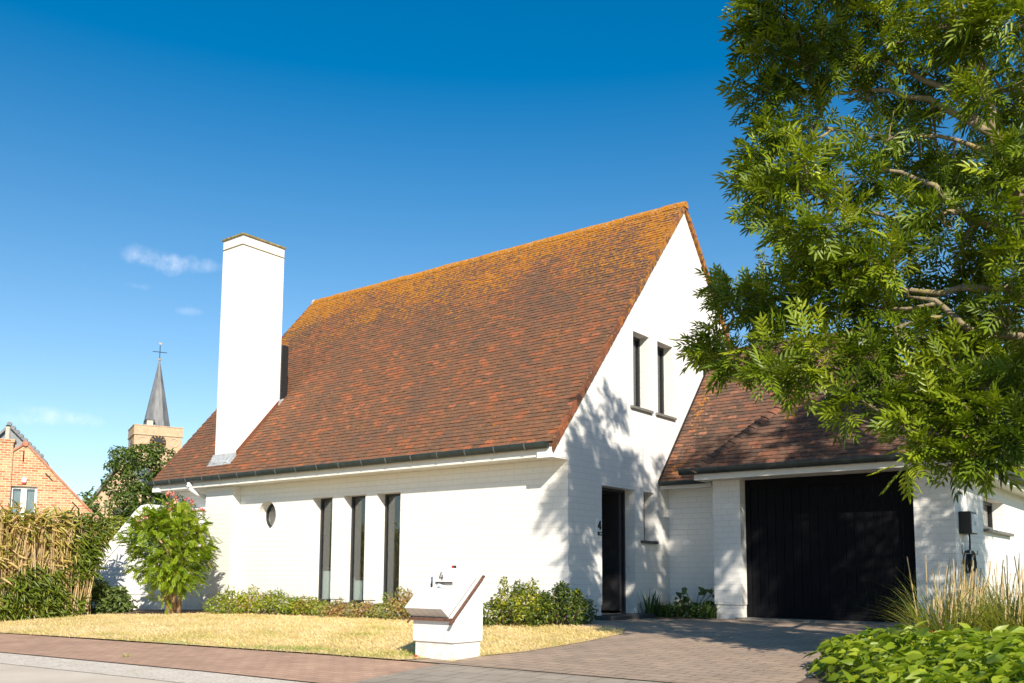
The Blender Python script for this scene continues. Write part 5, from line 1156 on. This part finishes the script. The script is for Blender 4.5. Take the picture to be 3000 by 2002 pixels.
# slate-clad house behind it
sh_ = thing('slate_house', 'grey slate-clad gabled house top rising behind the brick house', 'house', H(-1, -.2, 14))
def h2(u, v): return h_on(u, v, 11.0)
ap = h2(28, 1252); rt_ = h2(132, 1356); lf = h2(-60, 1330); kk = (rt_[1]-ap[1])/(rt_[0]-ap[0]); k2 = (lf[1]-ap[1])/(lf[0]-ap[0])
m = MB(); ez = rt_[1]; sR = rt_[0]; sL = ap[0]+(ez-ap[1])/k2; m.prism([H(s, z, 11) for s, z in [(sL, -.3), (sR, -.3), (sR, ez), ap, (sL, ez)]], tuple(e2*6)+(0,)); m.build('wall', MAT['slate_light'], sh_)
m = MB(); slope_strip(m, ap[0], ap[1], sR+.1, ez+.1*kk, 10.8, 17, .14); slope_strip(m, sL, ez, ap[0], ap[1], 10.8, 17, .14); m.build('roof', MAT['slate'], sh_)
m = MB()
for k in range(9):
    q = k/9; p = (ap[0]+(sR-ap[0])*q, ap[1]+(ez-ap[1])*q+.13); m.lathe(H(p[0], p[1], 10.78), [(.10, 0), (.11, .2)], 8, tuple(e2)+(0,))
m.build('verge_caps', MAT['slate'], sh_)

# ---- church: tower with spire, and a nave roof
def P_(u, v, d=110.0): return at(u, v, d)
a2 = R(24); _lr = unit(ray(463, 1250)[:2]); _lx = np.array((_lr[1], -_lr[0])); t1 = _lx*math.cos(R(8))+_lr*math.sin(R(8)); t2 = np.array((-t1[1], t1[0]))
tc_ = P_(395, 1245)[:2]; sc_ = 110/FPX; TW = 134*sc_*1.0; ztop = float(P_(395, 1245)[2])
def TT(s, t, z): p = tc_+t1*s+t2*t; return np.array((p[0], p[1], z))
ct = thing('church_tower', 'yellow brick church tower with clock and slender grey spire, in the left distance', 'church tower', TT(TW/2, TW/2, -.5))
def tbox(m, s0, s1, t0, t1_, z0, z1): m.prism([TT(s, t, z0) for s, t in [(s0, t0), (s1, t0), (s1, t1_), (s0, t1_)]], (0, 0, z1-z0))
m = MB(); tbox(m, 0, TW, 0, TW, -1, ztop-1.05); m.build('wall', MAT['ybrick'], ct, uv=True)
m = MB(); tbox(m, -.06, TW+.06, -.06, TW+.06, ztop-1.05, ztop); m.build('parapet', MAT['ybrick'], ct, uv=True)
m = MB(); tbox(m, -.12, TW+.12, -.12, TW+.12, ztop-1.12, ztop-1.0); tbox(m, -.12, TW+.12, -.12, TW+.12, ztop, ztop+.10); m.build('cornice', MAT['ybrick'], ct)
spx = P_(463, 1030)[2]; _d = ray(463, 1150)[:2]; _q = np.linalg.solve(np.array([_d, -t1]).T, tc_+t2*TW*.5-CAM[:2]); scx = float(_q[1]); n = 8; rb = 1.66; vs = []
b = NT('grey_slate_spire'); o = b.obj(); b.col(b.ramp(b.noise(b.map(o, (1, 1, .12)), 3, 5), [(.3, (.085, .09, .097)), (.7, (.20, .20, .20))])); b.rough(.5); MAT['spire'] = b.m
m = MB(); prof = [(rb*1.05, -.6), (rb*.98, .5), (rb*.02+.03, spx-ztop)]
vs = [TT(scx+r_*math.cos(R(22.5+45*k)), TW*.5+r_*math.sin(R(22.5+45*k)), ztop+z) for r_, z in prof for k in range(n)]
m.add(vs, [(i*n+k, i*n+(k+1) % n, (i+1)*n+(k+1) % n, (i+1)*n+k) for i in range(2) for k in range(n)]+[tuple(range(16, 24))]); spr = m.build('spire', MAT['spire'], ct)
m = MB(); m.lathe(TT(scx, TW*.5, spx-.1), [(.08, 0), (.16, .1), (.16, .26), (.08, .36)], 10); m.build('gilded_ball', MAT['gold'], spr)
zc = P_(464, 1004)[2]; zt_ = P_(464, 983)[2]
m = MB(); m.tube([TT(scx, TW*.5, spx), TT(scx, TW*.5, zt_)], .05, 6); m.tube([TT(scx-.85, TW*.5, zc), TT(scx+.85, TW*.5, zc)], .045, 6); m.build('cross', MAT['frame'], spr)
m = MB(); cz = P_(464, 977)[2]; co = [(-.26, .12), (-.34, .30), (-.22, .22), (-.05, .08), (.14, .10), (.20, .26), (.30, .22), (.26, .08), (.16, -.16), (0, -.24), (-.14, -.14)]; co = [(a_*.62, b_*.5) for a_, b_ in co]
m.prism([TT(scx+x_, TW*.5-.04, cz+z_) for x_, z_ in co], tuple(t2*.08)+(0,)); m.build('weathercock', MAT['gold'], spr)
# dormer on the spire
ds, dz_ = scx-TW*.20, ztop
m = MB(); m.prism([TT(ds-.28, TW*.12, dz_), TT(ds+.42, TW*.12, dz_), TT(ds+.42, TW*.5, dz_), TT(ds-.28, TW*.5, dz_)], (0, 0, .85)); dm = m.build('dormer', MAT['stone'], ct)
m = MB(); ctr = TT(ds+.07, TW*.32, dz_+1.35)
vs = [TT(ds-.48, TW*.10, dz_+.85), TT(ds+.62, TW*.10, dz_+.85), TT(ds+.62, TW*.5, dz_+.85), TT(ds-.48, TW*.5, dz_+.85), ctr]; m.add(vs, [(0, 1, 4), (1, 2, 4), (2, 3, 4), (3, 0, 4), (3, 2, 1, 0)]); m.build('dormer_roof', MAT['slate'], dm)
# clock and round niches on the front face
zk = P_(459, 1293)[2]; sk = TW*.49; axn = (-t2[0], -t2[1], 0)
m = MB(); m.lathe(TT(sk, -.02, zk), [(.95, 0), (.95, .05)], 24, axn); clk = m.build('clock', MAT['black'], ct)
m = MB()
for k in range(12):
    t = R(30*k); m.tube([TT(sk+.60*math.sin(t), -.10, zk+.60*math.cos(t)), TT(sk+.88*math.sin(t), -.10, zk+.88*math.cos(t))], .05, 5)
m.build('hour_marks', MAT['gold'], clk)
m = MB(); m.tube([TT(sk-.5, -.12, zk+.03), TT(sk+.45, -.12, zk-.32)], .07, 5); m.tube([TT(sk, -.12, zk-.15), TT(sk+.62, -.12, zk-.30)], .06, 5); m.build('clock_hand', MAT['gold'], clk)
for s_ in (TW*.17, TW*.83):
    m = MB(); n = 20; vs = []
    for rr, t_ in ((.58, .02), (.58, -.06), (.44, -.06), (.44, .02)): vs += [TT(s_+rr*math.cos(2*math.pi*k/n), t_, zk+.10+rr*math.sin(2*math.pi*k/n)) for k in range(n)]
    m.add(vs, [(q*n+k, q*n+(k+1) % n, (q+1)*n+(k+1) % n, (q+1)*n+k) for q in range(3) for k in range(n)]); m.build('round_niche', MAT['ybrick'], ct)
m = MB(); m.prism([TT(-.03, t, z) for t, z in [(TW*.3, ztop-4.2), (TW*.62, ztop-4.2), (TW*.62, ztop-2.0), (TW*.46, ztop-1.5), (TW*.3, ztop-2.0)]], tuple(t1*.1)+(0,)); m.build('louvre_opening', MAT['frame'], ct)
# nave
na = thing('church_nave', 'yellow brick church nave gable with a grey slate roof below the tower', 'church', (*P_(330, 1600, 85)[:2], -.5))
n1 = EX*math.cos(R(12))+EF*math.sin(R(12)); n2 = np.array((-n1[1], n1[0])); on0 = P_(252, 1500, 80)[:2]
def NN(s, z, t=0.0): p = on0+n1*s+n2*t; return np.array((p[0], p[1], z))
def n_on(u, v):
    d = ray(u, v); nn = np.array((n2[0], n2[1], 0)); k = (np.array((*on0, 0))-CAM).dot(nn)/d.dot(nn); Q = CAM+d*k; return float((Q[:2]-on0).dot(n1)), float(Q[2])
e_l = n_on(252, 1484); e_a = n_on(345, 1365)
kx = (e_a[1]-e_l[1])/(e_a[0]-e_l[0]); sapex = e_a[0]+.6; zapex = e_a[1]+.6*kx; s_e = 2*sapex-e_l[0]
m = MB(); m.prism([NN(s, z) for s, z in [(e_l[0]+.3, -.6), (s_e-.3, -.6), (s_e-.3, e_l[1]+.3*kx-.1), (sapex, zapex-.1), (e_l[0]+.3, e_l[1]+.3*kx-.1)]], tuple(n2*14)+(0,)); m.build('wall', MAT['ybrick'], na, uv=True)
m = MB()
for (sa_, za_, sb_, zb_) in ((e_l[0], e_l[1], sapex, zapex), (sapex, zapex, s_e, e_l[1])):
    m.prism([NN(sa_, za_-.28, -.35), NN(sb_, zb_-.28, -.35), NN(sb_, zb_+.12, -.35), NN(sa_, za_+.12, -.35)], tuple(n2*15)+(0,))
m.build('roof', MAT['slate'], na)
m = MB(); q0 = n_on(332, 1490); q1 = n_on(352, 1520); m.prism([NN(q0[0], q1[1]-1, -.02), NN(q1[0]+.5, q1[1]-1, -.02), NN(q1[0]+.5, q0[1], -.02), NN(q0[0], q0[1], -.02)], tuple(n2*.1)+(0,)); m.build('window', MAT['frame'], na)
